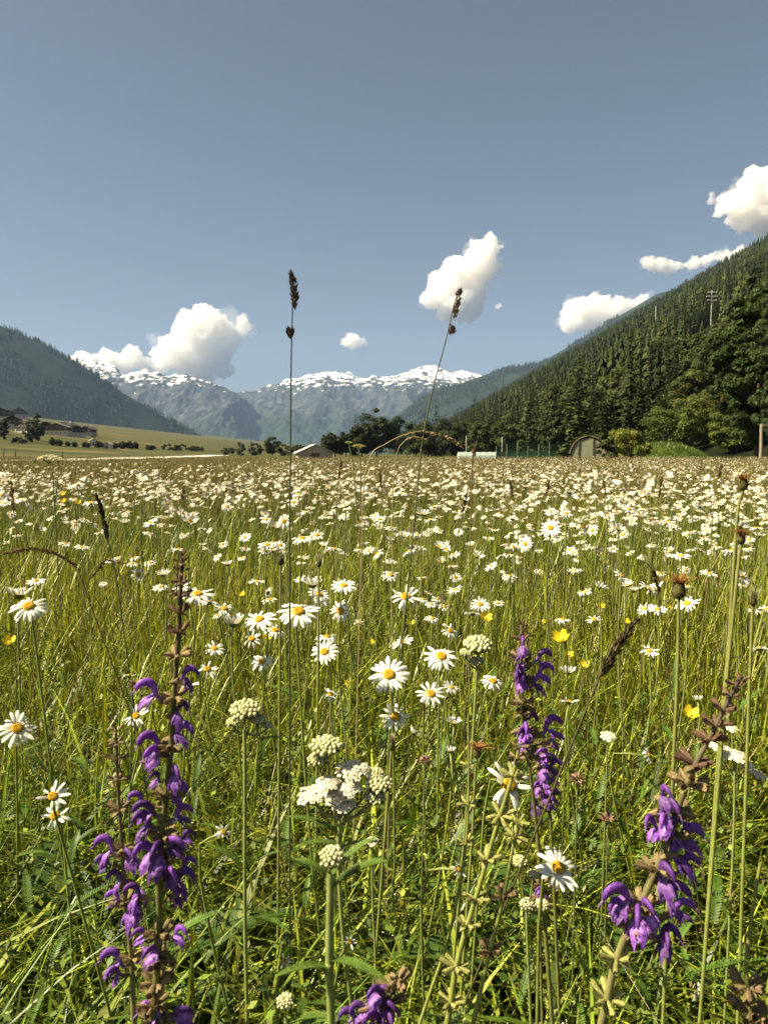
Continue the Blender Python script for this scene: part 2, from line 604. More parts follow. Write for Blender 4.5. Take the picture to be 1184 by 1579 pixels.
# snow-capped ranges
AY = 9000.0
ap = ridge_pts([(200, 640), (260, 622), (330, 612), (372, 608), (398, 602), (425, 590), (452, 583), (480, 580), (505, 574), (535, 579), (565, 585),
                (600, 581), (630, 575), (660, 568), (690, 574), (720, 578), (760, 585), (900, 590), (1100, 600)], AY)
av = [((x - CX) / F * AY, d) for x, d in [(200, .2), (330, .25), (390, 0.75), (420, 0.35), (480, .32), (560, .5), (620, 0.7), (680, .4), (1100, .4)]]


def alp_h(x, y):
    wob = 500 * (fbm(x / 1400, y / 1400, 51, 3) - 0.5)
    t = np.clip((AY - y + wob * 0.6) / 2600.0, -1.2, 1)
    rdg = ridged((x + wob) / 900 + 3.1, y / 2200, 61, 6)
    r = interp(x, ap)
    env = np.where(t > 0, (1 - t) ** 1.25, np.clip(1 + t, 0, 1))
    z = r * env
    z = z + (rdg - 0.68) * 520 * np.sin(np.pi * np.clip(np.abs(t), 0, 1)) ** 0.8
    z = z + (ridged(x / 260, y / 420, 71, 5) - 0.62) * 130 * env
    return z


g = Geo()
XX, YY = np.meshgrid(np.linspace(-3400, 4200, 420), np.linspace(6300, 10400, 230))
grid(g, XX, YY, np.maximum(alp_h(XX, YY), -20))
tag(g.build('mountain', mat_alp('alp_rock', 520, 960), smooth=False), 'snow-capped range closing the valley', kind='structure')

BY = 7600.0
bp_ = ridge_pts([(-60, 600), (60, 560), (112, 552), (150, 553), (172, 566), (200, 578), (226, 574), (250, 577), (270, 584), (300, 583), (330, 594), (352, 600), (380, 612), (400, 640), (430, 690), (470, 740)], BY)


def alp2_h(x, y):
    t = np.clip((BY - y) / 2300.0, -1.2, 1)
    r = interp(x, bp_)
    env = np.where(t > 0, (1 - t) ** 1.2, np.clip(1 + t, 0, 1))
    rdg = ridged(x / 700 + 1.7, y / 1700, 81, 6)
    return r * env + (rdg - 0.68) * 420 * np.sin(np.pi * np.clip(np.abs(t), 0, 1)) ** 0.8 + (ridged(x / 230, y / 380, 91, 5) - 0.62) * 135 * env


g = Geo()
XX, YY = np.meshgrid(np.linspace(-4300, -700, 240), np.linspace(5200, 8800, 200))
grid(g, XX, YY, np.maximum(alp2_h(XX, YY), -20))
tag(g.build('mountain', mat_alp('peak_rock', 420, 860), smooth=False), 'snowy peak on the left behind the wooded slope', kind='structure')

# pale road across the left
g = Geo()
rp = spline([(-140, 36), (-80, 48), (-45, 60), (-36, 82), (-41, 122), (-50, 190), (-64, 290)], 80)
t = np.gradient(rp, axis=0); t /= np.linalg.norm(t, axis=1, keepdims=True)
nrm = np.stack([-t[:, 1], t[:, 0]], 1)
e = [rp + nrm * k for k in (-4.5, 0, 4.5)]
XX = np.stack([a[:, 0] for a in e]); YY = np.stack([a[:, 1] for a in e])
grid(g, XX, YY, H(XX, YY) + 0.12, (0.68, 0.62, 0.53))
tag(g.build('road', M_PLAIN), 'pale gravel road along the far edge of the meadow', kind='structure')

# ------------------------------------------------------------------ haze
bm = bmesh.new()
bmesh.ops.create_cube(bm, size=1.0)
for v in bm.verts:
    v.co = Vector((v.co.x * 15400, (v.co.y + 0.5) * 14000 - 2600, (v.co.z + 0.5) * 1700 - 22))
me = bpy.data.meshes.new('haze'); bm.to_mesh(me); bm.free()
m, N, L = new_mat('haze_air')
out = N.new('ShaderNodeOutputMaterial'); pv = N.new('ShaderNodeVolumePrincipled')
pv.inputs['Color'].default_value = (0.38, 0.55, 0.92, 1)
pv.inputs['Density'].default_value = 0.000043
pv.inputs['Anisotropy'].default_value = 0.0
L.new(pv.outputs[0], out.inputs['Volume'])
me.materials.append(m)
hz = link('haze', me)
tag(hz, 'blue mountain haze filling the valley', kind='stuff')

# ------------------------------------------------------------------ clouds
m, N, L = new_mat('cloud_vapour')
out = N.new('ShaderNodeOutputMaterial'); pv = N.new('ShaderNodeVolumePrincipled')
pv.inputs['Color'].default_value = (1.0, 0.99, 0.975, 1)
pv.inputs['Density'].default_value = 0.007
pv.inputs['Anisotropy'].default_value = 0.2
L.new(pv.outputs[0], out.inputs['Volume'])
M_CLOUD = m
m, N, L = new_mat('thin_vapour')
out = N.new('ShaderNodeOutputMaterial'); pv = N.new('ShaderNodeVolumePrincipled')
pv.inputs['Color'].default_value = (1.0, 0.99, 0.975, 1)
pv.inputs['Density'].default_value = 0.0007
pv.inputs['Anisotropy'].default_value = 0.2
L.new(pv.outputs[0], out.inputs['Volume'])
M_WISP = m
tex1 = bpy.data.textures.new('billow', 'CLOUDS'); tex1.noise_scale = 230; tex1.noise_depth = 2
tex2 = bpy.data.textures.new('wisp', 'CLOUDS'); tex2.noise_scale = 75; tex2.noise_depth = 4


def cloud(puffs, D, label, seed=0, disp=1.0):
    r = np.random.default_rng(seed)
    s = D / F
    bm = bmesh.new()
    for px, py, rp in puffs:
        for k in range(7):
            q = rp * (0.95 if k == 0 else r.uniform(0.35, 0.62))
            d = r.normal(size=3); d /= np.linalg.norm(d)
            if k == 0: d *= 0
            c = at(px, py, D) + d * rp * 0.75 * s * np.array([1, 1.3, 0.85])
            bmesh.ops.create_icosphere(bm, subdivisions=3, radius=q * s, matrix=Matrix.Translation(c))
    me = bpy.data.meshes.new('cloud'); bm.to_mesh(me); bm.free()
    o = link('cloud', me)
    rm = o.modifiers.new('remesh', 'REMESH'); rm.mode = 'VOXEL'; rm.voxel_size = 1.25 * s
    for tx, st in ((tex1, 21), (tex2, 14)):
        dm = o.modifiers.new('displace', 'DISPLACE'); dm.texture = tx; dm.strength = st * s * disp; dm.mid_level = 0.5; dm.texture_coords = 'GLOBAL'
    rm = o.modifiers.new('remesh', 'REMESH'); rm.mode = 'VOXEL'; rm.voxel_size = 1.25 * s
    dg = bpy.context.evaluated_depsgraph_get()
    ev = bpy.data.meshes.new_from_object(o.evaluated_get(dg))
    o.modifiers.clear()
    o.data = ev
    ev.materials.clear(); ev.materials.append(M_CLOUD)
    for p_ in ev.polygons: p_.use_smooth = True
    # drop crumbs that the billowing tore off
    bm = bmesh.new(); bm.from_mesh(ev); bm.verts.ensure_lookup_table()
    seen, drop = set(), []
    for v in bm.verts:
        if v.index in seen: continue
        st, isl = [v], []; seen.add(v.index)
        while st:
            q = st.pop(); isl.append(q)
            for e in q.link_edges:
                o_ = e.other_vert(q)
                if o_.index not in seen: seen.add(o_.index); st.append(o_)
        if len(isl) < 160: drop += isl
    if len(drop) < len(bm.verts): bmesh.ops.delete(bm, geom=drop, context='VERTS')
    bm.to_mesh(ev); bm.free()
    # origin to the cloud's own centre
    c = at(puffs[0][0], puffs[0][1], D)
    ev.transform(Matrix.Translation(-Vector(c)))
    o.location = c
    tag(o, label, 'cloud')
    # thin ragged vapour round the dense body
    bm = bmesh.new()
    for px, py, rp in puffs:
        for k in range(5):
            d = r.normal(size=3); d /= np.linalg.norm(d)
            q = rp * r.uniform(0.38, 0.75)
            cc = at(px, py, D) + d * rp * r.uniform(0.5, 0.95) * s * np.array([1.15, 1.1, 0.8])
            bmesh.ops.create_icosphere(bm, subdivisions=3, radius=q * s, matrix=Matrix.Translation(cc))
    me = bpy.data.meshes.new('wisp'); bm.to_mesh(me); bm.free()
    wo = link('wisp', me)
    for st in (1, 2):
        rm = wo.modifiers.new('remesh', 'REMESH'); rm.mode = 'VOXEL'; rm.voxel_size = 1.3 * s
        if st == 1:
            for tx, sg in ((tex1, 26), (tex2, 17)):
                dm = wo.modifiers.new('displace', 'DISPLACE'); dm.texture = tx; dm.strength = sg * s * disp; dm.mid_level = 0.5; dm.texture_coords = 'GLOBAL'
    dg = bpy.context.evaluated_depsgraph_get()
    ev = bpy.data.meshes.new_from_object(wo.evaluated_get(dg))
    wo.modifiers.clear(); wo.data = ev
    ev.materials.clear(); ev.materials.append(M_WISP)
    ev.transform(Matrix.Translation(-Vector(c)))
    wo.parent = o
    return o


cloud([(318, 505, 34), (300, 520, 30), (335, 525, 30), (270, 542, 28), (300, 555, 30), (330, 552, 26), (255, 552, 20), (375, 505, 13), (360, 512, 9), (310, 572, 22), (345, 566, 14)],
      15500, 'tall white cumulus cloud rising above the snowy peak on the left', 1)
cloud([(130, 556, 15), (150, 562, 14), (172, 556, 16), (205, 550, 17), (190, 560, 15), (222, 562, 13), (240, 570, 12)],
      14500, 'low white cloud bank clinging to the left snowy summit', 2, 0.8)
cloud([(745, 390, 22), (762, 382, 11), (735, 412, 28), (712, 430, 30), (690, 445, 26), (720, 455, 28), (668, 462, 18), (700, 475, 20), (728, 478, 15), (755, 415, 15), (684, 490, 9)],
      16000, 'large slanting white cloud behind the leaning grass head', 3)
cloud([(545, 525, 13), (532, 528, 9), (558, 529, 8)], 15000, 'smallest white cloud alone above the middle of the snow range', 4, 0.6)
cloud([(915, 462, 14), (890, 480, 22), (925, 480, 22), (955, 474, 17), (880, 498, 17), (910, 500, 18), (985, 465, 12), (940, 492, 16), (918, 452, 7)],
      15500, 'white cloud resting on the skyline of the forested hill', 5, 0.8)
cloud([(1000, 407, 9), (1012, 409, 10), (1026, 411, 9), (1040, 413, 8), (1052, 412, 7), (1062, 408, 7), (1074, 404, 8), (1086, 401, 9), (1098, 398, 9), (1110, 398, 8), (1122, 395, 9), (1138, 394, 11)],
      16500, 'thin ragged cloud streak lying just above the forested skyline', 6, 0.9)
cloud([(1165, 290, 28), (1140, 315, 24), (1115, 322, 13), (1175, 330, 30), (1150, 340, 18), (1200, 300, 40), (1195, 265, 18), (1180, 352, 16)],
      16000, 'bulky white cloud cut off by the right edge of the sky', 7)
cloud([(766, 473, 5), (770, 471, 4)], 15000, 'tiny wisp of cloud just right of the slanting cloud', 8, 0.4)
cloud([(1098, 300, 5), (1097, 310, 5), (1102, 306, 4)], 15000, 'tiny torn shred of cloud left of the bulky right cloud', 9, 0.5)

# ------------------------------------------------------------------ trees: builders
def conifer(seed, h, rad, tiers, per, sprigs, bare=0.06, dark=1.0):
    """crown of drooping whorls with many small needle sprays; returns (crown Geo, trunk Geo)"""
    r = np.random.default_rng(seed)
    g = Geo()
    C, A, B, K = [], [], [], []
    for i in range(tiers):
        t = (i + r.uniform(-0.3, 0.3)) / tiers
        z = h * (bare + (1 - bare) * t)
        rr_ = rad * (1 - max(t, 0)) ** 0.72 * r.uniform(0.8, 1.12) + 0.28
        n = max(4, int(per * (0.55 + 0.6 * (1 - t))))
        a0 = r.uniform(0, 6.28)
        for j in range(n):
            az = a0 + j * 6.283 / n + r.uniform(-0.25, 0.25)
            ln = rr_ * r.uniform(0.62, 1.15)
            if r.random() < 0.07: ln *= 0.4
            m_ = max(2, int(sprigs * (0.4 + 0.6 * (1 - t))))
            u = (np.arange(m_) + r.uniform(0.2, 0.9, m_)) / m_
            dr = -0.22 * u - 0.22 * u * u + 0.12 * np.maximum(u - 0.75, 0) * 4 * 0.5
            dr = dr * (1 - 0.75 * t) + 0.25 * t * u
            d = np.array([math.cos(az), math.sin(az), 0]); sd_ = np.array([-d[1], d[0], 0])
            w_ = ln * 0.17 * (1.15 - 0.6 * u) + 0.15
            off = r.uniform(-1, 1, m_) * ln * 0.22 * (1.1 - 0.4 * u)
            c = d * (ln * u)[:, None] + sd_ * off[:, None]
            c[:, 2] = z + ln * dr - np.abs(off) * 0.35 + r.uniform(-0.12, 0.12, m_)
            sp = d[None] * 0.75 + sd_[None] * (np.sign(off) * 0.7)[:, None]
            sp[:, 2] = r.uniform(-0.55, 0.1, m_)
            sp /= np.linalg.norm(sp, axis=1, keepdims=True)
            up = np.cross(sp, rand_dirs(m_, r) * 0.5 + np.array([0, 0, 1.0]))
            up /= np.linalg.norm(up, axis=1, keepdims=True) + 1e-9
            C.append(c); A.append(sp * (w_ * r.uniform(0.9, 1.5, m_))[:, None]); B.append(up * (w_ * r.uniform(0.28, 0.5, m_))[:, None])
            tone = (r.uniform(0.55, 1.35, m_) * r.uniform(0.8, 1.2))[:, None]
            K.append(np.array([0.036, 0.049, 0.014]) * tone * dark)
    quads(g, np.concatenate(C), np.concatenate(A), np.concatenate(B), np.concatenate(K))
    tr = Geo()
    tube(tr, [(0, 0, -0.8), (0, 0, h * 0.3), (0, 0, h * 0.7), (0, 0, h * 0.96)], [h * 0.013 + 0.05, h * 0.010 + 0.03, h * 0.005, 0.02], 6, (0.06, 0.045, 0.032))
    return g, tr


def broadleaf(seed, h, rx, ry, base, nclump, nleaf, leaf, col=(0.045, 0.075, 0.016), flat=0.8, gap=0.0):
    """crown of leaf clumps carried on limbs; returns (crown, trunk)"""
    r = np.random.default_rng(seed)
    g, tr = Geo(), Geo()
    cz = base + (h - base) * 0.5
    rz = (h - base) * 0.5
    p = rand_dirs(nclump, r) * (r.uniform(0.25, 1.0, nclump) ** 0.45)[:, None]
    lump = 0.78 + 0.45 * vnoise(p[:, 0] * 2.2 + seed, p[:, 1] * 2.2 + p[:, 2] * 1.7, seed)
    p = p * lump[:, None]
    cc = p * np.array([rx, ry, rz]) + np.array([0, 0, cz])
    cr = (0.20 + 0.22 * r.random(nclump)) * min(rx, rz) * (7.0 / math.sqrt(nclump) if nclump > 49 else 1)
    n = nclump * nleaf
    d = rand_dirs(n, r)
    d[:, 2] = d[:, 2] * 0.75 + 0.1
    k = np.repeat(np.arange(nclump), nleaf)
    c = cc[k] + d * (cr[k] * r.uniform(0.35, 1.15, n) ** 0.6)[:, None] * np.array([1, 1, flat])
    a = rand_dirs(n, r); a[:, 2] *= 0.5
    nrm = d + rand_dirs(n, r) * 0.7 + np.array([0, 0, 0.45])
    a = np.cross(nrm, a); a /= np.linalg.norm(a, axis=1, keepdims=True) + 1e-9
    b = np.cross(nrm, a); b /= np.linalg.norm(b, axis=1, keepdims=True) + 1e-9
    s = leaf * r.uniform(0.6, 1.4, n)
    col = np.asarray(col)
    kk = col * (r.uniform(0.6, 1.4, n) * r.uniform(0.75, 1.3, nclump)[k])[:, None] * np.stack([r.uniform(0.85, 1.25, n), np.ones(n), np.ones(n)], 1)
    quads(g, c, a * s[:, None], b * (s * 0.55)[:, None], kk)
    bc = (0.075, 0.06, 0.045)
    tube(tr, spline([(0, 0, -0.5), (0.04 * h * r.uniform(-1, 1), 0, base * 0.6 + 0.1), (0, 0.03 * h * r.uniform(-1, 1), cz)], 7), np.linspace(0.028 * h + 0.02, 0.012 * h, 7), 7, bc, False)
    for i in r.permutation(nclump)[:min(nclump, 22)]:
        st = np.array([0, 0, base * 0.7 + (cc[i][2] - base * 0.7) * r.uniform(0.15, 0.45)])
        tube(tr, spline([st, st * 0.5 + cc[i] * 0.5 + np.array([0, 0, -0.03 * h]), cc[i]], 5), np.linspace(0.010 * h, 0.003 * h, 5), 5, bc, False)
    return g, tr


def plant_tree(name, label, cat, crown, trunk, mat, loc, rotz=0.0, group=None, scale=1.0):
    o = thing(name, label, cat, loc, rotz, group)
    o.scale = (scale,) * 3
    link('crown', crown, o)
    link('trunk', trunk, o)
    return o


def ground_at(px, py):
    """distance at which the sight line of a photo pixel meets the valley floor"""
    Ys = np.geomspace(45, 1900, 900)
    rows = proj(np.stack([px_x(px, Ys), Ys, H(px_x(px, Ys), Ys)], 1))[1]
    k = np.nonzero(rows <= py)[0]
    return float(Ys[k[0]]) if len(k) else 900.0


def gz(x, y):
    """height of the surface a tree stands on"""
    return max(float(H(x, y)), float(hill_h(x, y)) - 0.9 if x > 14 else -99)


def px_x(px, Y):
    return (px - CX) / F * Y


# ------------------------------------------------------------------ forest on the right hillside
spr = []
for i, (h, rd, ti, pe, sg) in enumerate([(21, 3.7, 22, 10, 8), (24, 3.5, 25, 10, 8), (18, 3.7, 19, 10, 8), (20, 3.2, 22, 10, 7), (23, 4.2, 24, 11, 8)]):
    c_, t_ = conifer(100 + i, h, rd, ti, pe, sg)
    spr.append((c_.mesh('spruce_crown', M_NEEDLE, False), t_.mesh('spruce_trunk', M_BARK), h, c_.arrays()))

r = np.random.default_rng(5)
cand = []
y = 120.0
while y < 560:
    x = 20.0
    while x < y * 0.60 + 12:
        xx, yy_ = x + r.uniform(-2.4, 2.4), y + r.uniform(-2.6, 2.6)
        if xx > X0 - 6 + 10 * vnoise(yy_ / 30, 0, 9) - (8 if yy_ > 260 else 0):
            cand.append((xx, yy_))
        x += 6.4
    y += 6.4
cand.sort(key=lambda p: p[1])
sky_top = np.full(1300, 700.0)
ind, rest = [], []
for x, y in cand:
    k = int(r.integers(5)); sc = r.uniform(0.45, 0.98) * (0.85 if r.random() < 0.4 else 1)
    z = gz(x, y)
    lf = r.random() < 0.10 + 0.45 * (vnoise(x / 28, y / 28, 15) > 0.58)
    px, py = proj((x, y, z + spr[k][2] * sc))
    hw = max(1, int(2.0 * F / y))
    if y < 138 and 850 < px < 930: continue
    if y < 340 and abs(px - 1087) < 20 + hw and py < 492: continue          # gap in which the power pole shows
    if y < 560 and abs(px - 1003) < 8 + hw and py < 486: continue
    a, b = int(max(0, px - hw)), int(min(1299, px + hw))
    seen = px < 1200 and b > a and (np.mean(sky_top[a:b]) - py > 8)
    if seen and len(ind) < 296:
        ind.append((x, y, z, k, sc, lf))
    else:
        rest.append((x, y, z, k, sc))
    if b > a:
        sky_top[a:b] = np.minimum(sky_top[a:b], py + 6)
lfy = []
for i, (h, rx) in enumerate([(15, 4.2), (12, 4.0), (17, 4.6)]):
    c_, t_ = broadleaf(150 + i, h, rx, rx, h * 0.12, 46, 90, 0.36, (0.056, 0.070, 0.017))
    lfy.append((c_.mesh('leafy_crown', M_FOLI, False), t_.mesh('leafy_trunk', M_BARK)))
for x, y, z, k, sc, lf in ind:
    if lf:
        plant_tree('leafy_tree', 'round olive green leafy tree mixed among the spruces of the right hillside', 'tree',
                   lfy[k % 3][0], lfy[k % 3][1], M_FOLI, (x, y, z), r.uniform(0, 6.28), 'leafy trees of the right hillside forest', sc * 1.15)
        continue
    plant_tree('spruce_tree', 'dark green spruce packed among many others in the forest on the right hillside', 'tree',
               spr[k][0], spr[k][1], M_NEEDLE, (x, y, z), r.uniform(0, 6.28), 'spruces of the right hillside forest', sc)


def lod_conifers(g, P, h, rad, tiers, per, r, dark=1.0):
    """many far conifers at once: tiers of drooping sprays round a tapering body"""
    n = len(P)
    warm = r.random(n) ** 2
    pt = vnoise(P[:, 0] / 40 + P[:, 2] / 30, P[:, 1] / 60, 19)
    base_t = mixc([0.024, 0.036, 0.012], [0.058, 0.066, 0.018], np.clip(warm * 0.6 + (pt - 0.45) * 1.2, 0, 1)) * r.uniform(0.65, 1.3, (n, 1)) * dark
    for i in range(tiers):
        t = i / tiers
        for j in range(per):
            az = r.uniform(0, 6.283, n)
            ln = rad * (1 - t) ** 0.9 * r.uniform(0.7, 1.2, n) + 0.25
            z0 = h * (0.10 + 0.9 * t)
            d = np.stack([np.cos(az), np.sin(az), np.zeros(n)], 1); s_ = np.stack([-np.sin(az), np.cos(az), np.zeros(n)], 1)
            top = P + np.stack([np.zeros(n), np.zeros(n), z0 + h * 1.15 / tiers], 1)
            ctr = P + d * (ln * 0.55)[:, None]; ctr[:, 2] += z0 + h * 0.15 / tiers
            tip = P + d * ln[:, None]; tip[:, 2] += z0 - ln * 0.45
            wv = s_ * (ln * 0.42)[:, None]
            v = np.stack([top, ctr - wv, tip, ctr + wv], 1).reshape(-1, 3)
            tone = (base_t if (i or j) is None else base_t) * r.uniform(0.7, 1.3, (n, 1))
            g.add(v, np.arange(4 * n).reshape(-1, 4), np.repeat(tone, 4, 0))


g = Geo()
P = np.array([(a, b, c) for a, b, c, _, _ in rest])
sc = np.array([e for *_, e in rest])
if len(P):
    lod_conifers(g, P, 19 * sc, 3.8 * sc, 9, 8, r)
# farther up and along the hill, thinner with distance
for y0, y1, sp, ti, pe in ((555, 1000, 7.5, 8, 7), (1000, 2000, 10.5, 6, 5), (2000, 4400, 13, 4, 4)):
    yy_, xx = np.meshgrid(np.arange(y0, y1, sp), np.arange(24, 720, sp))
    xx = xx.ravel() + r.uniform(-0.45, 0.45, xx.size) * sp; yy_ = yy_.ravel() + r.uniform(-0.45, 0.45, yy_.size) * sp
    ok = (xx < 0.62 * yy_ + 30) & (vnoise(xx / 45, yy_ / 60, 77) > 0.16)
    xx, yy_ = xx[ok], yy_[ok]
    z = hill_h(xx, yy_) * (1 - sstep(4300, 5200, yy_)) - 1.0
    s = r.uniform(0.5, 1.1, len(xx))
    lod_conifers(g, np.stack([xx, yy_, z], 1), 20 * s, (3.6 + 0.12 * sp) * s, ti, pe, r)
tag(g.build('forest', M_FAR, smooth=False), 'far spruce forest covering the upper hillside', kind='stuff')

# woods on the left mountain and on the spur
g = Geo()
xx = r.uniform(-2300, -700, 9000); yy_ = r.uniform(1900, 3500, 9000)
z = left_h(xx, yy_); ok = (z > 25) & (vnoise(xx / 130, yy_ / 130, 31) > 0.30) & (xx > -0.62 * yy_)
P = np.stack([xx, yy_, z - 2], 1)[ok]
s = r.uniform(0.7, 1.3, len(P))
lod_conifers(g, P, 22 * s, 6.5 * s, 3, 3, r, 0.85)
xx = r.uniform(-100, 1500, 12000); yy_ = r.uniform(3700, 4900, 12000)
z = mid_h(xx, yy_); ok = (z > 10) & (vnoise(xx / 160, yy_ / 160, 33) > 0.30)
P = np.stack([xx, yy_, z - 2], 1)[ok]
s = r.uniform(0.7, 1.3, len(P))
lod_conifers(g, P, 22 * s, 7 * s, 3, 3, r)
tag(g.build('forest', M_FAR, smooth=False), 'distant woods on the left mountain and the middle spur', kind='stuff')

# trees at the foot of the hill that stand out on their own
def own_conifer(px, Y, top, rad, label, seed, tiers=26, per=11, sprigs=8, dark=1.0):
    x = px_x(px, Y); z = gz(x, Y)
    h = at(px, top, Y)[2] - z
    c_, t_ = conifer(seed, h, rad, tiers, per, sprigs, dark=dark)
    return plant_tree('spruce_tree', label, 'tree', c_.mesh('crown', M_NEEDLE, False), t_.mesh('trunk', M_BARK), M_NEEDLE, (x, Y, z))


def own_leafy(px, Y, top, halfw, label, seed, name='leafy_tree', cat='tree', base=None, ncl=50, nlf=170, col=(0.045, 0.075, 0.016), leaf=None, flat=0.8):
    x = px_x(px, Y); z = gz(x, Y)
    h = at(px, top, Y)[2] - z
    rx = halfw / F * Y
    base = h * 0.12 if base is None else base * h
    lf = leaf if leaf else max(0.05, 0.0014 * Y)
    c_, t_ = broadleaf(seed, h, rx, rx * 0.9, base, ncl, nlf, lf, col, flat)
    return plant_tree(name, label, cat, c_.mesh('crown', M_FOLI, False), t_.mesh('trunk', M_BARK), M_FOLI, (x, Y, z))


own_conifer(890, 140, 540, 6.6, 'tallest broad spruce at the forest foot directly behind the arched shed', 201, 26, 13, 9, 1.3)
own_conifer(960, 155, 575, 6.5, 'spruce between the tallest spruce and the round bushes at the forest foot', 202)
own_conifer(925, 132, 612, 4.6, 'lower dark spruce filling in just right of the tallest spruce', 204)
own_conifer(838, 190, 612, 5.0, 'dark spruce left of the tallest spruce above the green netting fence', 203)
own_conifer(792, 230, 622, 4.6, 'narrow spruce standing above the middle of the green netting fence', 205)
own_conifer(752, 250, 630, 4.6, 'spruce at the forest edge above the pale low greenhouse', 206)
own_conifer(700, 280, 634, 4.2, 'spruce at the left end of the forest foot beside the drooping grass', 207)
own_conifer(655, 300, 626, 3.6, 'slim pointed spruce just right of the dark leafy clump', 208)
own_conifer(548, 230, 637, 2.6, 'slim pointed conifer at the left side of the dark leafy clump', 209)
own_leafy(1160, 70, 440, 62, 'huge dark leafy tree towering at the right edge of the photo', 301, ncl=170, nlf=260, col=(0.030, 0.050, 0.012), leaf=0.17)
own_leafy(1225, 62, 415, 70, 'second tall dark leafy tree partly cut by the right edge', 302, ncl=100, nlf=240, col=(0.028, 0.044, 0.012), leaf=0.17)
own_leafy(1085, 100, 600, 42, 'rounded bright bush tallest of those below the huge dark tree', 303, 'leafy_bush', 'bush', 0.03, 80, 220, (0.11, 0.13, 0.026), 0.125)
own_leafy(1030, 96, 618, 38, 'rounded bush just right of the grassy mound and the spruces', 304, 'leafy_bush', 'bush', 0.03, 70, 220, (0.085, 0.11, 0.022), 0.125)
own_leafy(1130, 84, 632, 36, 'rounded bush behind the wooden post with its bar', 305, 'leafy_bush', 'bush', 0.03, 70, 200, (0.085, 0.11, 0.022), 0.12)
own_leafy(1060, 118, 572, 40, 'leafy tree rising behind the rounded bushes on the right', 308, ncl=80, nlf=220, col=(0.075, 0.095, 0.022), leaf=0.16)
own_leafy(966, 60, 662, 33, 'bright yellow green bush beside the arched shed', 306, 'leafy_bush', 'bush', 0.02, 50, 200, (0.13, 0.15, 0.025), 0.08)
own_leafy(936, 54, 676, 17, 'small dark bush pressed against the right side of the arched shed', 307, 'leafy_bush', 'bush', 0.02, 24, 80, (0.05, 0.07, 0.018), 0.12)
own_leafy(866, 57, 692, 9, 'low bush at the left side of the arched shed', 309, 'leafy_bush', 'bush', 0.02, 20, 70, (0.04, 0.06, 0.016), 0.12)
# dark clump in the middle
own_leafy(580, 220, 633, 34, 'largest leafy tree of the dark clump left of the leaning grass', 311, ncl=70, nlf=170, col=(0.026, 0.04, 0.012), leaf=0.27)
own_leafy(560, 205, 655, 22, 'lower leafy tree in front of the dark clump on its left', 312, col=(0.024, 0.038, 0.012), leaf=0.26)
own_leafy(612, 235, 648, 26, 'leafy tree on the right side of the dark clump', 313, col=(0.028, 0.042, 0.012), leaf=0.27)
own_leafy(640, 250, 655, 24, 'small leafy tree between the dark clump and the slim spruce', 314, col=(0.028, 0.042, 0.012), leaf=0.27)
own_leafy(516, 190, 664, 16, 'dark shrub between the light gabled barn and the dark clump', 315, 'shrub', 'bush', col=(0.026, 0.04, 0.012), leaf=0.3)
own_leafy(678, 262, 648, 24, 'leafy tree directly under the left end of the hillside forest', 316, col=(0.03, 0.045, 0.014), leaf=0.28)
own_leafy(724, 240, 652, 22, 'leafy tree behind the pale low greenhouse', 317, col=(0.03, 0.045, 0.014), leaf=0.27)
own_leafy(815, 150, 655, 20, 'leafy bush behind the right half of the green netting fence', 318, 'leafy_bush', 'bush', 0.05, 36, 80, (0.035, 0.055, 0.016), 0.26)
own_leafy(850, 130, 640, 18, 'leafy tree at the left foot of the tallest spruce', 319, col=(0.033, 0.05, 0.015), leaf=0.26)
own_leafy(660, 215, 652, 26, 'low leafy tree behind the peak of the drooping straw grass', 341, col=(0.034, 0.048, 0.014), leaf=0.27)
own_leafy(700, 200, 658, 24, 'low leafy tree left of the pale mast before the forest', 342, col=(0.036, 0.052, 0.015), leaf=0.26)
own_leafy(745, 190, 655, 26, 'low leafy tree standing right behind the pale low greenhouse', 343, col=(0.034, 0.05, 0.015), leaf=0.26)
own_leafy(782, 172, 650, 24, 'leafy tree behind the left end of the green netting fence', 344, col=(0.04, 0.056, 0.016), leaf=0.24)
own_leafy(535, 205, 668, 18, 'small leafy tree closing the gap between barn shrub and dark clump', 345, col=(0.028, 0.042, 0.013), leaf=0.26)
own_conifer(672, 240, 622, 4.0, 'pointed spruce rising between the slim spruce and the hillside forest', 346)
own_conifer(730, 215, 612, 4.4, 'taller spruce above the pale low greenhouse at the forest edge', 347)
own_conifer(815, 170, 590, 5.0, 'tall spruce over the right half of the green netting fence', 348)
for i, (px, Y, top, hw, lab) in enumerate([
        (352, 330, 690, 10, 'low shrub at the far right end of the pale road'),
        (372, 320, 684, 8, 'second low shrub from the road end toward the barn'),
        (394, 300, 685, 13, 'broad low shrub halfway between road end and barn'),
        (421, 290, 676, 12, 'rounded small tree left of the upright grass stem'),
        (441, 280, 686, 12, 'low shrub directly behind the upright grass stem'),
        (462, 270, 684, 10, 'low shrub touching the left side of the light barn'),
        (502, 240, 672, 8, 'slim dark shrub behind the right end of the light barn')]):
    own_leafy(px, Y, top, hw, lab, 330 + i, 'shrub', 'bush', 0.02, 26, 110, (0.045, 0.06, 0.018), 0.34)

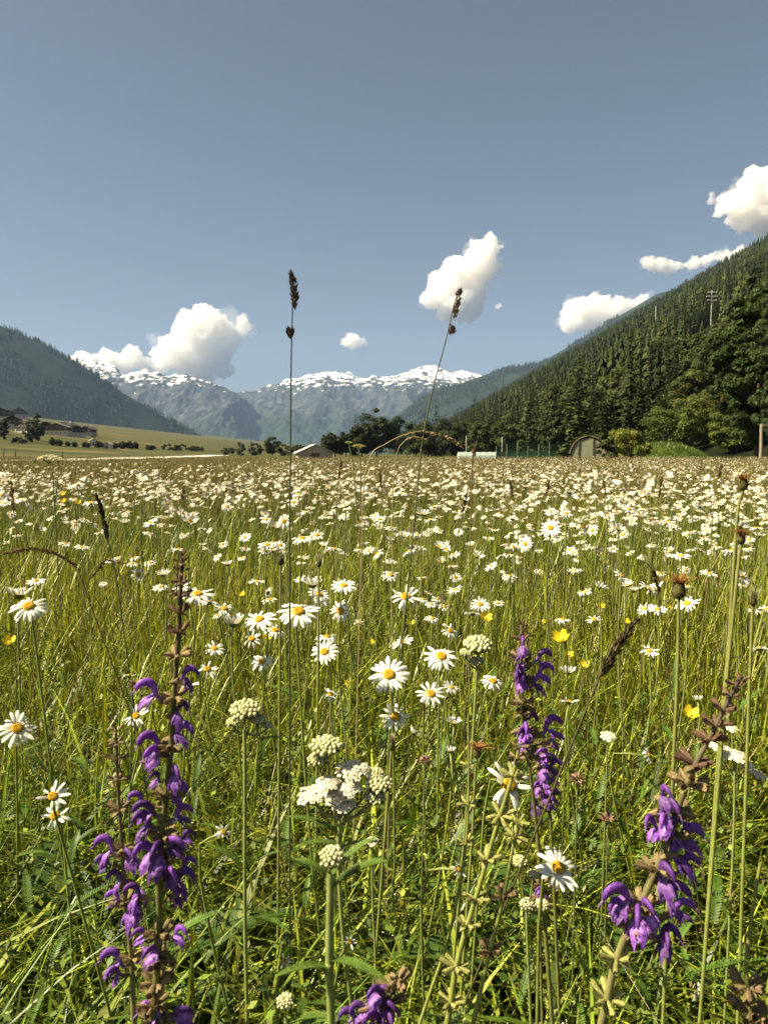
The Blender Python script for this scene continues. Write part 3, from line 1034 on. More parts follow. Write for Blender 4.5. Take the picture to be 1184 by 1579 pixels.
# grassy mound by the bush
g = Geo()
mx_, my_ = px_x(1018, 78), 78.0
XX, YY = np.meshgrid(np.linspace(-5.5, 5.5, 40), np.linspace(-4, 4, 30))
ZZ = 1.95 * np.maximum(0, 1 - (XX / 5.0) ** 2 - (YY / 3.8) ** 2) ** 0.8 + 0.25 * (fbm(XX, YY, 5, 3) - 0.5) - 0.1
grid(g, XX + mx_, YY + my_, ZZ + H(XX + mx_, YY + my_), (0.10, 0.14, 0.022))
P = np.stack([r.uniform(-5, 5, 5000), r.uniform(-4, 2, 5000)], 1)
zz = 1.95 * np.maximum(0, 1 - (P[:, 0] / 5.0) ** 2 - (P[:, 1] / 3.8) ** 2) ** 0.8
ok = zz > 0.05
P = np.stack([P[:, 0] + mx_, P[:, 1] + my_, zz + H(P[:, 0] + mx_, P[:, 1] + my_) - 0.15], 1)[ok]
n = len(P)
c0 = np.tile([0.08, 0.13, 0.02], (n, 1)) * r.uniform(0.7, 1.3, (n, 1))
blades(g, P, r.uniform(0.25, 0.55, n), np.full(n, 0.06), r.uniform(0, 6.28, n), r.uniform(0.1, 0.4, n), r.uniform(0.2, 0.8, n), 2, c0, c0 * 1.4)
tag(g.build('grassy_mound', M_GRASS), 'bright green grassy mound below the rounded bushes', kind='structure')


# ------------------------------------------------------------------ village and shrubs on the left
def box(g, x0, x1, y0, y1, z0, z1, col):
    v = [(x, y, z) for z in (z0, z1) for y in (y0, y1) for x in (x0, x1)]
    f = [(0, 2, 3, 1), (4, 5, 7, 6), (0, 1, 5, 4), (2, 6, 7, 3), (0, 4, 6, 2), (1, 3, 7, 5)]
    for q in f:                       # own vertices per face keep the edges crisp
        g.add(np.array(v)[list(q)], [[0, 1, 2, 3]], col)
    return g


def chalet(w_, d_, low, high, roof_h, wall_c, wood_c, roof_c, eave=0.9, chimney=True):
    """two-storey alpine house, gable to the viewer (-Y)"""
    o = thing('chalet', 'x', 'house')
    g = Geo(); box(g, -w_ / 2, w_ / 2, -d_ / 2, d_ / 2, -2.5, low, wall_c); wl = g.build('wall', M_PLAIN, o, False)
    g = Geo(); box(g, -w_ / 2 - 0.12, w_ / 2 + 0.12, -d_ / 2 - 0.12, d_ / 2 + 0.12, low, low + high, wood_c)
    for s in (-1, 1):
        yg = s * (d_ / 2 + 0.12)
        g.add([(-w_ / 2 - 0.12, yg, low + high), (w_ / 2 + 0.12, yg, low + high), (0, yg, low + high + roof_h)], [[0, 1, 2]], wood_c)
    g.build('timber_storey', M_WOOD, o, False)
    g = Geo(); ex, ey = w_ / 2 + eave, d_ / 2 + eave
    zt, zb = low + high + roof_h, low + high - roof_h * eave / (w_ / 2)
    for s in (-1, 1):
        a = [(0, -ey, zt + 0.03), (s * ex, -ey, zb + 0.03), (s * ex, ey, zb + 0.03), (0, ey, zt + 0.03)]
        b = [(x, y_, z + 0.35) for x, y_, z in a]
        g.add(b, [[0, 1, 2, 3]], roof_c); g.add(a, [[0, 3, 2, 1]], roof_c)
        g.add([a[0], a[1], b[1], b[0]], [[0, 1, 2, 3]], np.array(roof_c) * 0.8); g.add([a[1], a[2], b[2], b[1]], [[0, 1, 2, 3]], np.array(roof_c) * 0.8)
        g.add([a[2], a[3], b[3], b[2]], [[0, 1, 2, 3]], np.array(roof_c) * 0.8)
    rf = g.build('roof', M_PLAIN, o, False)
    if chimney:
        g = Geo(); box(g, w_ * 0.16, w_ * 0.16 + 0.9, 0.5, 1.4, zt - 1.6, zt + 0.9, (0.5, 0.47, 0.43)); g.build('chimney', M_PLAIN, rf, False)
    g = Geo(); yb = -d_ / 2 - 0.12
    box(g, -w_ / 2 - 0.3, w_ / 2 + 0.3, yb - 1.1, yb - 0.005, low + 0.1, low + 0.28, np.array(wood_c) * 1.1)
    box(g, -w_ / 2 - 0.3, w_ / 2 + 0.3, yb - 1.1, yb - 1.0, low + 0.32, low + 1.15, np.array(wood_c) * 0.8)
    g.build('balcony', M_WOOD, o, False)
    nwin = max(2, int(w_ / 3.2))
    for k in range(nwin):
        x = (k - (nwin - 1) / 2) * w_ / nwin
        for lv, yy0 in ((low * 0.36, -d_ / 2), (low + high * 0.42, yb)):
            g = Geo(); box(g, x - 0.62, x + 0.62, yy0 - 0.07, yy0 - 0.004, lv, lv + 1.35, (0.75, 0.72, 0.66)); f_ = g.build('window', M_PLAIN, o, False)
            g = Geo(); g.add([(x - 0.48, yy0 - 0.075, lv + 0.14), (x + 0.48, yy0 - 0.075, lv + 0.14), (x + 0.48, yy0 - 0.075, lv + 1.21), (x - 0.48, yy0 - 0.075, lv + 1.21)], [[0, 1, 2, 3]], (0.03, 0.035, 0.04)); g.build('pane', M_GLASS, f_, False)
    g = Geo(); x = -w_ / 2 + 1.1
    box(g, x - 0.5, x + 0.5, -d_ / 2 - 0.055, -d_ / 2 - 0.003, -0.2, 2.0, (0.10, 0.055, 0.03)); g.build('door', M_WOOD, o, False)
    return o


WALL, WOOD, ROOF1, ROOF2 = (0.74, 0.68, 0.58), (0.06, 0.036, 0.024), (0.15, 0.14, 0.13), (0.075, 0.058, 0.05)
ch = [chalet(13, 12, 4.2, 3.0, 3.2, WALL, WOOD, ROOF2), chalet(18, 13, 4.2, 2.8, 3.2, WALL, (0.11, 0.07, 0.048), ROOF1), chalet(10, 10, 3.6, 2.4, 2.8, (0.5, 0.42, 0.35), WOOD, ROOF2)]
houses = [(4, 652, 32, 1, 0.35, 'broad chalet with grey roof highest at the left edge of the village'),
          (-4, 668, 22, 0, -0.2, 'chalet cut by the left edge of the photo below the grey roofed one'),
          (23, 662, 20, 0, 0.5, 'dark chalet under the grey roofed one, left of the tall tree clump'),
          (44, 668, 18, 0, -0.3, 'dark roofed chalet touching the left side of the tall tree clump'),
          (76, 669, 18, 0, 0.35, 'dark roofed chalet right behind the tall tree clump'),
          (94, 672, 26, 1, 0.1, 'long reddish brown chalet in the middle of the village row'),
          (108, 668, 15, 2, -0.4, 'small chalet squeezed behind the middle of the village row'),
          (123, 674, 17, 0, 0.4, 'chalet second from the right end of the village row'),
          (139, 673, 14, 2, -0.1, 'dark chalet at the right end of the village row'),
          (36, 646, 15, 2, 0.3, 'pale hut above the village roofs at the meadow edge')]
for i, (px, py, wpx, k, rz, lab) in enumerate(houses):
    Y = ground_at(px, py)
    x = px_x(px, Y)
    z = float(H(x, Y))
    sc = 1.25 * wpx / F * Y / (13, 18, 10)[k]
    o = dup(ch[k], (x, Y, z), rz, sc, lab, 'chalets of the village')
for o in ch:
    for c_ in list(o.children_recursive): bpy.data.objects.remove(c_)
    bpy.data.objects.remove(o)

# field huts
o = thing('field_hut', 'small white hut in the field right of the village', 'hut', (px_x(169, ground_at(169, 692)), ground_at(169, 692), float(H(px_x(169, ground_at(169, 692)), ground_at(169, 692)))))
o.scale = (0.72,) * 3
g = Geo(); box(g, -2.2, 2.2, -2, 2, -1, 2.6, (0.75, 0.70, 0.62)); g.build('wall', M_PLAIN, o, False)
g = Geo()
for s in (-1, 1):
    g.add([(0, -2.5, 4.2), (s * 2.8, -2.5, 2.45), (s * 2.8, 2.5, 2.45), (0, 2.5, 4.2)], [[0, 1, 2, 3]], (0.35, 0.28, 0.24))
g.add([(-2.2, -2.01, 2.6), (2.2, -2.01, 2.6), (0, -2.01, 4.0)], [[0, 1, 2]], (0.75, 0.70, 0.62))
g.build('roof', M_PLAIN, o, False)
g = Geo(); box(g, -0.5, 0.5, -2.06, -2.004, 0, 1.9, (0.10, 0.06, 0.04)); g.build('door', M_WOOD, o, False)
o2 = dup(o, (px_x(146, ground_at(146, 687)), ground_at(146, 687), float(H(px_x(146, ground_at(146, 687)), ground_at(146, 687)))), 0.5, 0.8, 'small hut with reddish roof just below the village row')

# light gabled barn in the middle distance
bx, by = px_x(484, 150), 150.0
o = thing('barn', 'light gabled barn low in the middle distance behind the meadow', 'barn', (bx, by, float(H(bx, by))), R(12))
g = Geo(); box(g, -3.4, 3.4, -3, 3, -0.6, 1.0, (0.40, 0.33, 0.26))
for s in (-1, 1):
    g.add([(-3.4, s * 3.0, 1.0), (3.4, s * 3.0, 1.0), (0, s * 3.0, 2.55)], [[0, 1, 2]], (0.45, 0.38, 0.30))
g.build('wall', M_PLAIN, o, False)
g = Geo()
for s in (-1, 1):
    a = [(0, -3.4, 2.6), (s * 3.9, -3.4, 0.85), (s * 3.9, 3.4, 0.85), (0, 3.4, 2.6)]
    g.add(a, [[0, 3, 2, 1]], (0.5, 0.44, 0.38)); g.add([(x, y_, z + 0.14) for x, y_, z in a], [[0, 1, 2, 3]], (0.72, 0.66, 0.58))
    g.add([a[0], a[1], (a[1][0], a[1][1], a[1][2] + 0.14), (0, -3.4, 2.74)], [[0, 1, 2, 3]], (0.5, 0.44, 0.38))
g.build('roof', M_PLAIN, o, False)
g = Geo(); box(g, -0.8, 0.8, -3.07, -3.004, -0.3, 0.95, (0.12, 0.08, 0.05)); g.build('door', M_WOOD, o, False)

# shrubs and trees of the fields
def field_tree(px, py, Y, hpx, wpx, lab, seed, con=False):
    Y = ground_at(px, py)
    x = px_x(px, Y); z = float(H(x, Y)); h = hpx / F * Y * (0.82 if hpx < 16 else 1); wpx *= 1.12
    if con:
        c_, t_ = conifer(seed, h, wpx / F * Y * 0.5, 14, 8, 5)
        return plant_tree('spruce_tree', lab, 'tree', c_.mesh('crown', M_NEEDLE, False), t_.mesh('trunk', M_BARK), M_NEEDLE, (x, Y, z))
    c_, t_ = broadleaf(seed, h, wpx / F * Y * 0.5, wpx / F * Y * 0.45, h * 0.04, 34, 80, 0.0013 * Y, (0.040, 0.050, 0.016))
    nm = 'leafy_tree' if hpx > 22 else 'shrub'
    return plant_tree(nm, lab, 'tree' if hpx > 22 else 'bush', c_.mesh('crown', M_FOLI, False), t_.mesh('trunk', M_BARK), M_FOLI, (x, Y, z))


for i, a in enumerate([
        (62, 680, 0, 42, 22, 'tall dark tree clump in front of the village houses', False),
        (50, 682, 0, 24, 15, 'lower dark tree left of the tall tree clump', False),
        (10, 678, 0, 34, 11, 'slim dark tree in front of the village at the left edge', False),
        (151, 672, 0, 17, 8, 'small pointed conifer at the right end of the village row', True),
        (50, 652, 0, 18, 8, 'pointed conifer rising among the upper village roofs', True),
        (31, 684, 0, 11, 24, 'broad low shrub below the village at the left', False),
        (84, 687, 0, 14, 8, 'small round shrub right of the tall tree clump', False),
        (93, 688, 0, 12, 9, 'second small round shrub right of the tall tree clump', False),
        (107, 688, 0, 8, 6, 'tiny dark shrub below the middle of the village row', False),
        (118, 689, 0, 8, 6, 'tiny upright shrub under the right half of the village row', False),
        (135, 690, 0, 9, 12, 'low shrub left of the white field hut', False),
        (155, 691, 0, 12, 12, 'dark shrub close to the left side of the white field hut', False),
        (177, 692, 0, 10, 12, 'dark shrub close to the right side of the white field hut', False),
        (190, 692, 0, 14, 16, 'pair of dense dark bushes left of the broad field bush', False),
        (203, 692, 0, 13, 13, 'dense dark bush next in line right of the white field hut', False),
        (211, 692, 0, 12, 6, 'slim bush standing alone in the middle of the field', False),
        (233, 694, 0, 9, 14, 'small low bush in the field under the mountain foot', False),
        (268, 695, 0, 12, 32, 'broadest bush of the field row near the road end', False),
        (304, 696, 0, 9, 28, 'flat wide bush last of the field row by the road end', False)]):
    field_tree(*a[:6], 360 + i, a[6])


# ------------------------------------------------------------------ posts, poles, fence, shed
def pole_thing(name, lab, cat, px, Y, top, rad, col, arms=(), bottom=None, group=None):
    x = px_x(px, Y); z = gz(x, Y) if bottom is None else at(px, bottom, Y)[2]
    h = at(px, top, Y)[2] - z
    o = thing(name, lab, cat, (x, Y, z), 0, group)
    g = Geo(); tube(g, [(0, 0, -0.4), (0, 0, h * 0.5), (0, 0, h)], [rad, rad * 0.9, rad * 0.8], 6, col); g.build('post', M_PLAIN, o)
    for f_, ln in arms:
        g = Geo(); box(g, -ln, ln, -rad * 1.9, -rad * 0.95, h * f_ - rad, h * f_ + rad, col); a = g.build('crossarm', M_PLAIN, o, False)
        for s in (-0.9, -0.5, 0.5, 0.9):
            g = Geo(); tube(g, [(s * ln, -rad * 1.4, h * f_ + rad), (s * ln, -rad * 1.4, h * f_ + rad * 2.2)], rad * 0.4, 6, (0.7, 0.68, 0.62)); g.build('insulator', M_PLAIN, a)
    return o


pole_thing('power_pole', 'pale power pole with three crossarms standing in the hillside forest', 'pole', 1087, 335, 448, 0.17, (0.50, 0.47, 0.40), ((0.95, 2.1), (0.84, 2.5), (0.73, 2.1)))
pole_thing('power_pole', 'small bare pale pole among the spruces left of the crossarm pole', 'pole', 1003, 540, 472, 0.16, (0.45, 0.42, 0.36))
for i, (px, Y, top, lab) in enumerate([(388, 260, 676, 'slim dark post rising by the shrubs near the road end'), (373, 270, 682, 'short dark post left of the slim dark post'),
                                       (480, 240, 674, 'slim chimney-like post behind the light barn'), (346, 300, 688, 'tiny post at the very end of the road')]):
    pole_thing('post', lab, 'post', px, Y, top, 0.22, (0.06, 0.055, 0.05))
pole_thing('lamp_post', 'tall pale mast standing before the forest above the drooping grass', 'mast', 718, 150, 672, 0.06, (0.6, 0.58, 0.52))
pole_thing('lamp_post', 'pale mast between the low greenhouse and the netting fence', 'mast', 773, 150, 674, 0.06, (0.6, 0.58, 0.52))
for px, lab in ((26, 'short dark stake by the road at the left edge'), (98, 'short stake in the field before the white flower umbel'), (8, 'tiny pale stake beside the road at the left edge')):
    pole_thing('stake', lab, 'stake', px, 110, 690 if px != 98 else 694, 0.09, (0.10, 0.08, 0.06))

# netting fence
fy = 115.0
fx0, fx1 = px_x(764, fy), px_x(862, fy)
o = thing('netting_fence', 'tall fence of green netting between thin pale posts', 'fence', (fx0, fy, float(H(fx0, fy))))
g = Geo(); W_ = fx1 - fx0
for k in range(41):
    x = W_ * k / 40
    g.add([(x - 0.012, -0.03, 0.05), (x + 0.012, -0.03, 0.05), (x + 0.012, -0.03, 2.3), (x - 0.012, -0.03, 2.3)], [[0, 1, 2, 3]], (0.035, 0.10, 0.05))
for k in range(12):
    z = 0.1 + k * 0.2
    g.add([(0, -0.032, z), (W_, -0.032, z), (W_, -0.032, z + 0.025), (0, -0.032, z + 0.025)], [[0, 1, 2, 3]], (0.035, 0.10, 0.05))
g.build('netting', M_PLAIN, o, False)
g = Geo(); g.add([(0, 0.05, 0.02), (W_, 0.05, 0.02), (W_, 0.05, 1.25), (0, 0.05, 1.1)], [[0, 1, 2, 3]], (0.05, 0.11, 0.06)); g.build('green_screen', M_TARP, o, False)
for k in range(7):
    g = Geo(); x = W_ * k / 6; tube(g, [(x, 0, -0.3), (x, 0, 2.0 + 0.5 * ((k * 37) % 3) / 2)], 0.03, 6, (0.26, 0.28, 0.22)); g.build('post', M_PLAIN, o)

# low pale greenhouse
gy = 125.0
x0, x1 = px_x(708, gy), px_x(776, gy)
o = thing('greenhouse', 'low pale greenhouse with a rounded roof behind the meadow', 'greenhouse', (x0, gy, float(H(x0, gy))))
g = Geo(); th = np.linspace(0, np.pi, 13)
P0 = np.stack([np.zeros(13), 2 - 2 * np.cos(th), 1.05 * np.sin(th) ** 0.7], 1); P1 = P0 + np.array([x1 - x0, 0, 0])
g.add(np.concatenate([P0, P1]), [[i, i + 1, i + 14, i + 13] for i in range(12)], (0.34, 0.42, 0.36))
g.build('cover', M_TARP, o)
for k in range(8):
    g = Geo(); tube(g, P0 * np.array([1, 1.01, 1.03]) + np.array([(x1 - x0) * k / 7, -0.02, 0]), 0.035, 5, (0.45, 0.47, 0.44)); g.build('hoop', M_PLAIN, o)
g = Geo()
for P in (P0, P1):
    g.add(np.concatenate([P, [(P[0][0], 2, 0)]]), [[i, i + 1, 13] for i in range(12)], (0.45, 0.52, 0.48))
g.build('end_wall', M_TARP, o, False)

# arched shed
sy = 58.0
sx = px_x(906, sy)
sz = float(H(sx, sy))
o = thing('arched_shed', 'arched shed with pale tarpaulin front and turf covered roof', 'shed', (sx, sy, sz), -math.atan2(sx, sy) + 0.06)
hw, hh = 1.45, at(906, 673, sy)[2] - sz
th = np.linspace(0.0, np.pi, 19)
prof = np.stack([-hw * np.cos(th), np.zeros(19), hh * np.sin(th) ** 0.75], 1)
g = Geo()
inn = prof * np.array([0.93, 1, 0.93])
g.add(np.concatenate([inn, [(0, 0, 0)]]), [[i, i + 1, 19] for i in range(18)], (0.30, 0.31, 0.19)); g.build('tarpaulin', M_TARP, o, False)
g = Geo(); tube(g, prof + np.array([0, -0.03, 0]), 0.055, 6, (0.10, 0.07, 0.045)); g.build('arch_rim', M_WOOD, o)
g = Geo(); back = prof + np.array([0, 1.5, 0]); out_ = np.concatenate([prof * np.array([1.03, 1, 1.03]), back * np.array([1.03, 1, 1.0])])
g.add(out_, [[i, i + 19, i + 20, i + 1] for i in range(18)], (0.08, 0.07, 0.035)); g.build('roof', M_PLAIN, o)
g = Geo(); g.add(np.concatenate([back, [(0, 1.5, 0)]]), [[i, 19, i + 1] for i in range(18)], (0.2, 0.2, 0.15)); g.build('back_wall', M_PLAIN, o, False)
for x, t_ in ((-0.75, 0.08), (0.32, -0.02)):
    g = Geo(); zt = hh * max(0.1, 1 - (x / hw) ** 2) ** 0.42 * 0.96; tube(g, [(x - t_, -0.05, -0.1), (x, -0.05, zt)], 0.035, 6, (0.06, 0.045, 0.03)); g.build('prop', M_WOOD, o)
n = 2200
u = r.uniform(0.4, np.pi - 0.4, n); q = r.uniform(0.05, 1.4, n)
P = np.stack([-hw * np.cos(u) * 1.03, q, hh * np.sin(u) ** 0.75 * 1.01], 1)
g = Geo(); c0 = np.tile([0.09, 0.09, 0.028], (n, 1)) * r.uniform(0.6, 1.3, (n, 1))
blades(g, P, r.uniform(0.06, 0.16, n), np.full(n, 0.025), r.uniform(0, 6.28, n), r.uniform(0.2, 0.9, n), r.uniform(0.2, 0.9, n), 2, c0, c0 * 1.3)
tf = g.build('roof_turf', M_GRASS, o)

# wooden post with bar at the right edge
o = thing('wooden_frame', 'weathered wooden post with a bar leaving the right edge', 'frame', (px_x(1170, 36), 36, float(H(px_x(1170, 36), 36))))
ht = at(1170, 654, 36)[2] - o.location.z
g = Geo(); tube(g, [(0, 0, -0.3), (0.02, 0, ht * 0.5), (-0.01, 0, ht)], [0.085, 0.08, 0.075], 8, (0.26, 0.21, 0.15), False); box(g, -0.07, 0.07, -0.06, 0.06, ht - 0.02, ht + 0.004, (0.26, 0.21, 0.15)); g.build('post', M_WOOD, o)
g = Geo(); box(g, -0.05, 2.6, -0.17, -0.088, ht - 0.12, ht + 0.02, (0.24, 0.19, 0.14)); g.build('bar', M_WOOD, o, False)
g = Geo(); tube(g, [(2.5, 0, -0.3), (2.5, 0, ht)], 0.08, 8, (0.26, 0.21, 0.15), False); g.build('post', M_WOOD, o)

# ------------------------------------------------------------------ grass and other cover that nobody could count
LUSH, OLIVE, STRAW, BROWN = np.array([0.058, 0.112, 0.014]), np.array([0.185, 0.205, 0.022]), np.array([0.34, 0.28, 0.10]), np.array([0.14, 0.095, 0.045])


def scatter(y0, y1, dens, r, spread=0.60, pad=0.8):
    """points over the wedge of meadow between two distances"""
    wmax = spread * y1 + pad
    n = int(dens * (spread * (y1 ** 2 - y0 ** 2) + 2 * pad * (y1 - y0)) * (2 * wmax * (y1 - y0)) / max(1e-6, (spread * (y1 ** 2 - y0 ** 2) + 2 * pad * (y1 - y0))))
    y = r.uniform(y0, y1, n); x = r.uniform(-wmax, wmax, n)
    ok = np.abs(x) < spread * y + pad
    return x[ok], y[ok]


def meadow_end(x):
    return 13 + 24 * sstep(-7, 4, x) + 5 * (vnoise(x / 3.0, 0 * x, 6) - 0.5)


r = np.random.default_rng(21)
g = Geo()
for y0, y1, dens, segs, hw0, wd in ((0.12, 1.3, 8000, 5, 0.0, 0.0064), (1.3, 2.6, 4600, 4, 0.0, 0.0062), (2.6, 6.0, 1900, 3, 0.0, 0.0072), (6.0, 16.0, 330, 2, 0.0, 0.015), (16.0, 42.0, 55, 2, 0.0, 0.04)):
    x, y = scatter(y0, y1, dens, r)
    ok = y < meadow_end(x) + 14
    x, y = x[ok], y[ok]
    n = len(x)
    cl = fbm(x * 2.2, y * 2.2, 101, 3); cl2 = fbm(x * 0.7, y * 0.7, 102, 3)
    h = r.uniform(0.16, 0.40, n) * (0.72 + 0.6 * cl)
    h = h + (r.random(n) < 0.18) * r.uniform(0.04, 0.16, n)
    h = h * (0.66 + 0.39 * sstep(0.8, 2.2, y)) * (1 - 0.45 * sstep(12, 18, y) * sstep(-1, -6, x))
    az = r.uniform(0, 6.283, n) + 2.0 * vnoise(x * 5, y * 5, 103)
    ln = r.normal(0.12, 0.16, n); cu = np.abs(r.normal(0.0, 0.36, n)) * (1 + 1.3 * (1 - sstep(0.9, 1.7, y)))
    ln = ln * (1 + 0.9 * (1 - sstep(0.9, 1.7, y)))
    t = np.clip(cl2 * 1.7 - 0.47 - 0.25 * (1 - sstep(0.9, 1.8, y)) + r.normal(0, 0.22, n), 0, 1)
    c0 = mixc(LUSH, OLIVE, t) * np.exp(r.normal(-0.30, 0.65, (n, 1)))  # wide tone spread paints shaded gaps and lit highlights into the blades
    dry = r.random(n) < (0.03 + 0.07 * sstep(1, 5, y) + 0.32 * sstep(7, 25, y))
    c0[dry] = mixc(STRAW, BROWN, r.random(dry.sum())) * r.uniform(0.6, 1.2, (dry.sum(), 1))
    far_ = sstep(2.5, 11, y)[:, None]
    c0 = c0 * (1 - far_ * np.array([0.24, 0.46, 0.2]))
    c1 = c0 * np.array([1.75, 1.6, 1.1])  # sunlit highlights put into the tip colour, brighter and yellower
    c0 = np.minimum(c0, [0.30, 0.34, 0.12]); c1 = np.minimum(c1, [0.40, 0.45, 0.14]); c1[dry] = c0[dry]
    wv = wd * r.uniform(0.5, 1.5, n)
    blades(g, np.stack([x, y, H(x, y) - 0.01], 1), h, wv, az, ln, cu, segs, c0, c1, r.normal(0, 0.7, n))
tag(g.build('grass', M_GRASS), 'tall green and yellowing meadow grass', kind='stuff')

# thin flowering stalks with loose seed heads, brown from afar
g = Geo()
for y0, y1, dens, wd in ((0.55, 1.4, 50, 0.0014), (1.4, 4.0, 70, 0.0016), (4.0, 12.0, 60, 0.004), (12.0, 45.0, 26, 0.010)):
    x, y = scatter(y0, y1, dens, r)
    ok = (y > 0.9) | (np.abs(x) > 0.1)
    x, y = x[ok], y[ok]; n = len(x)
    h = r.uniform(0.36, 0.60, n) * (0.9 + 0.18 * sstep(1.0, 4.0, y))
    az = r.uniform(0, 6.283, n); ln = np.abs(r.normal(0.08, 0.08, n)); cu = np.abs(r.normal(0.05, 0.12, n))
    c0 = mixc(OLIVE * 0.9, STRAW, r.random(n)) * r.uniform(0.7, 1.1, (n, 1))
    base = np.stack([x, y, H(x, y) - 0.01], 1)
    blades(g, base, h, np.full(n, wd), az, ln, cu, 4, c0, c0, r.normal(0, 0.3, n))
    k = 11 if y1 < 5 else (7 if y1 < 13 else 4)
    hor = h * (ln + cu); tip = base + np.stack([hor * np.cos(az), hor * np.sin(az), h * (1 - 0.45 * np.minimum(cu, 1.6))], 1)
    hue = mixc(BROWN, np.where(r.random((n, 1)) < 0.35, np.array([0.52, 0.48, 0.20]), STRAW * 0.8), r.random(n) ** 1.2) * r.uniform(0.6, 1.2, (n, 1))
    slope = np.stack([(ln + 2 * cu) * np.cos(az), (ln + 2 * cu) * np.sin(az), np.ones(n)], 1); slope /= np.linalg.norm(slope, axis=1, keepdims=True)
    L_ = r.uniform(0.035, 0.085, n)
    for i in range(k):
        f_ = i / (k - 1)
        d = rand_dirs(n, r); d[:, 2] = np.abs(d[:, 2]) * 0.6 + 0.3
        c = tip - slope * (L_ * (1 - f_))[:, None] + d * (0.006 * (1.2 - f_))
        s = max(0.0040, wd * 1.6) * r.uniform(0.8, 1.3, n)
        a = slope * 0.8 + d * 0.6; a /= np.linalg.norm(a, axis=1, keepdims=True)
        b = np.cross(a, rand_dirs(n, r)); b /= np.linalg.norm(b, axis=1, keepdims=True) + 1e-9
        quads(g, c, a * s[:, None], b * (s * 0.36)[:, None], hue)
tag(g.build('grass_stalks', M_STALK), 'thin dry grass stalks with brown seed heads', kind='stuff')

# leafy undergrowth: clover-like leaves, long herb leaves and feathery yarrow foliage
g = Geo()
x, y = scatter(0.15, 2.4, 2400, r, 0.6, 0.6); n = len(x)
z = H(x, y) + r.uniform(0.03, 0.26, n)
c = np.stack([x, y, z], 1)
for i in range(3):
    az = r.uniform(0, 6.28, n); el = r.normal(0.15, 0.4, n)
    a = np.stack([np.cos(az) * np.cos(el), np.sin(az) * np.cos(el), np.sin(el)], 1)
    b = np.cross(a, np.array([0, 0, 1.0]) + rand_dirs(n, r) * 0.5); b /= np.linalg.norm(b, axis=1, keepdims=True)
    s = r.uniform(0.0035, 0.0075, n)
    quads(g, c + a * s[:, None], a * s[:, None], b * (s * 0.55)[:, None], mixc(LUSH, OLIVE, r.random(n) ** 1.5) * np.exp(r.normal(-0.1, 0.45, (n, 1))))
x, y = scatter(0.15, 2.6, 620, r, 0.6, 0.6); n = len(x)
c0 = mixc(LUSH, OLIVE, r.random(n)) * np.exp(r.normal(-0.1, 0.45, (n, 1)))
blades(g, np.stack([x, y, H(x, y)], 1), r.uniform(0.12, 0.33, n), r.uniform(0.006, 0.013, n), r.uniform(0, 6.28, n), r.uniform(0.1, 0.5, n), r.uniform(0.2, 0.9, n), 6, c0, c0 * np.array([1.2, 1.15, 1]), r.normal(0, 0.5, n), 0.6)


def feather(g, p, az, el, L_, col, r, bend=0.5, wmax=0.16):
    """one finely divided leaf: a rib with pairs of short toothed leaflets"""
    m_ = 22
    t = np.linspace(0.06, 1, m_)
    d = np.array([math.cos(az), math.sin(az), 0.0])
    el_t = el - bend * t
    st = L_ / m_
    pos = np.cumsum(np.stack([d[0] * np.cos(el_t) * st, d[1] * np.cos(el_t) * st, np.sin(el_t) * st], 1), 0) + p
    tn = np.stack([d[0] * np.cos(el_t), d[1] * np.cos(el_t), np.sin(el_t)], 1)
    sd_ = np.array([-d[1], d[0], 0.0])
    nrm = np.cross(tn, sd_)
    rib = np.concatenate([pos - sd_ * 0.0006, pos + sd_ * 0.0006])
    g.add(rib, [[i, i + 1, m_ + i + 1, m_ + i] for i in range(m_ - 1)], col)
    wl = L_ * wmax * np.sin(np.pi * np.clip(t * 0.9 + 0.1, 0, 1)) ** 0.7 + 0.0008
    C, A, B = [], [], []
    for s in (-1, 1):
        for dz, ds in ((0.25, 1.0), (-0.15, 0.8), (0.05, 0.6)):
            dv = sd_ * s * ds + tn * (0.55 + 0.5 * (1 - ds)) + nrm * dz
            dv /= np.linalg.norm(dv, axis=1, keepdims=True)
            ln = wl * ds
            C.append(pos + dv * (ln * 0.55)[:, None]); A.append(dv * (ln * 0.55)[:, None])
            bb = np.cross(dv, nrm); bb /= np.linalg.norm(bb, axis=1, keepdims=True) + 1e-9
            B.append(bb * (ln * 0.13 + 0.0003)[:, None])
    C, A, B = map(np.concatenate, (C, A, B))
    quads(g, C, A, B, np.tile(col, (len(C), 1)) * r.uniform(0.8, 1.25, (len(C), 1)))


x, y = scatter(0.2, 1.5, 620, r, 0.62, 0.25)
for i in range(len(x)):
    if vnoise(x[i] * 2.5, y[i] * 2.5, 44) + 0.25 * (x[i] > -0.05) < 0.45: continue
    feather(g, np.array([x[i], y[i], float(H(x[i], y[i])) + r.uniform(0.02, 0.30)]), r.uniform(0, 6.28), r.uniform(0.5, 1.5), r.uniform(0.035, 0.075), LUSH * r.uniform(0.8, 1.5) * np.array([1.1, 1.05, 1]), r, r.uniform(0.2, 0.9), r.uniform(0.07, 0.11))
tag(g.build('undergrowth', M_LEAF), 'leafy herbs and feathery foliage between the grass', kind='stuff')


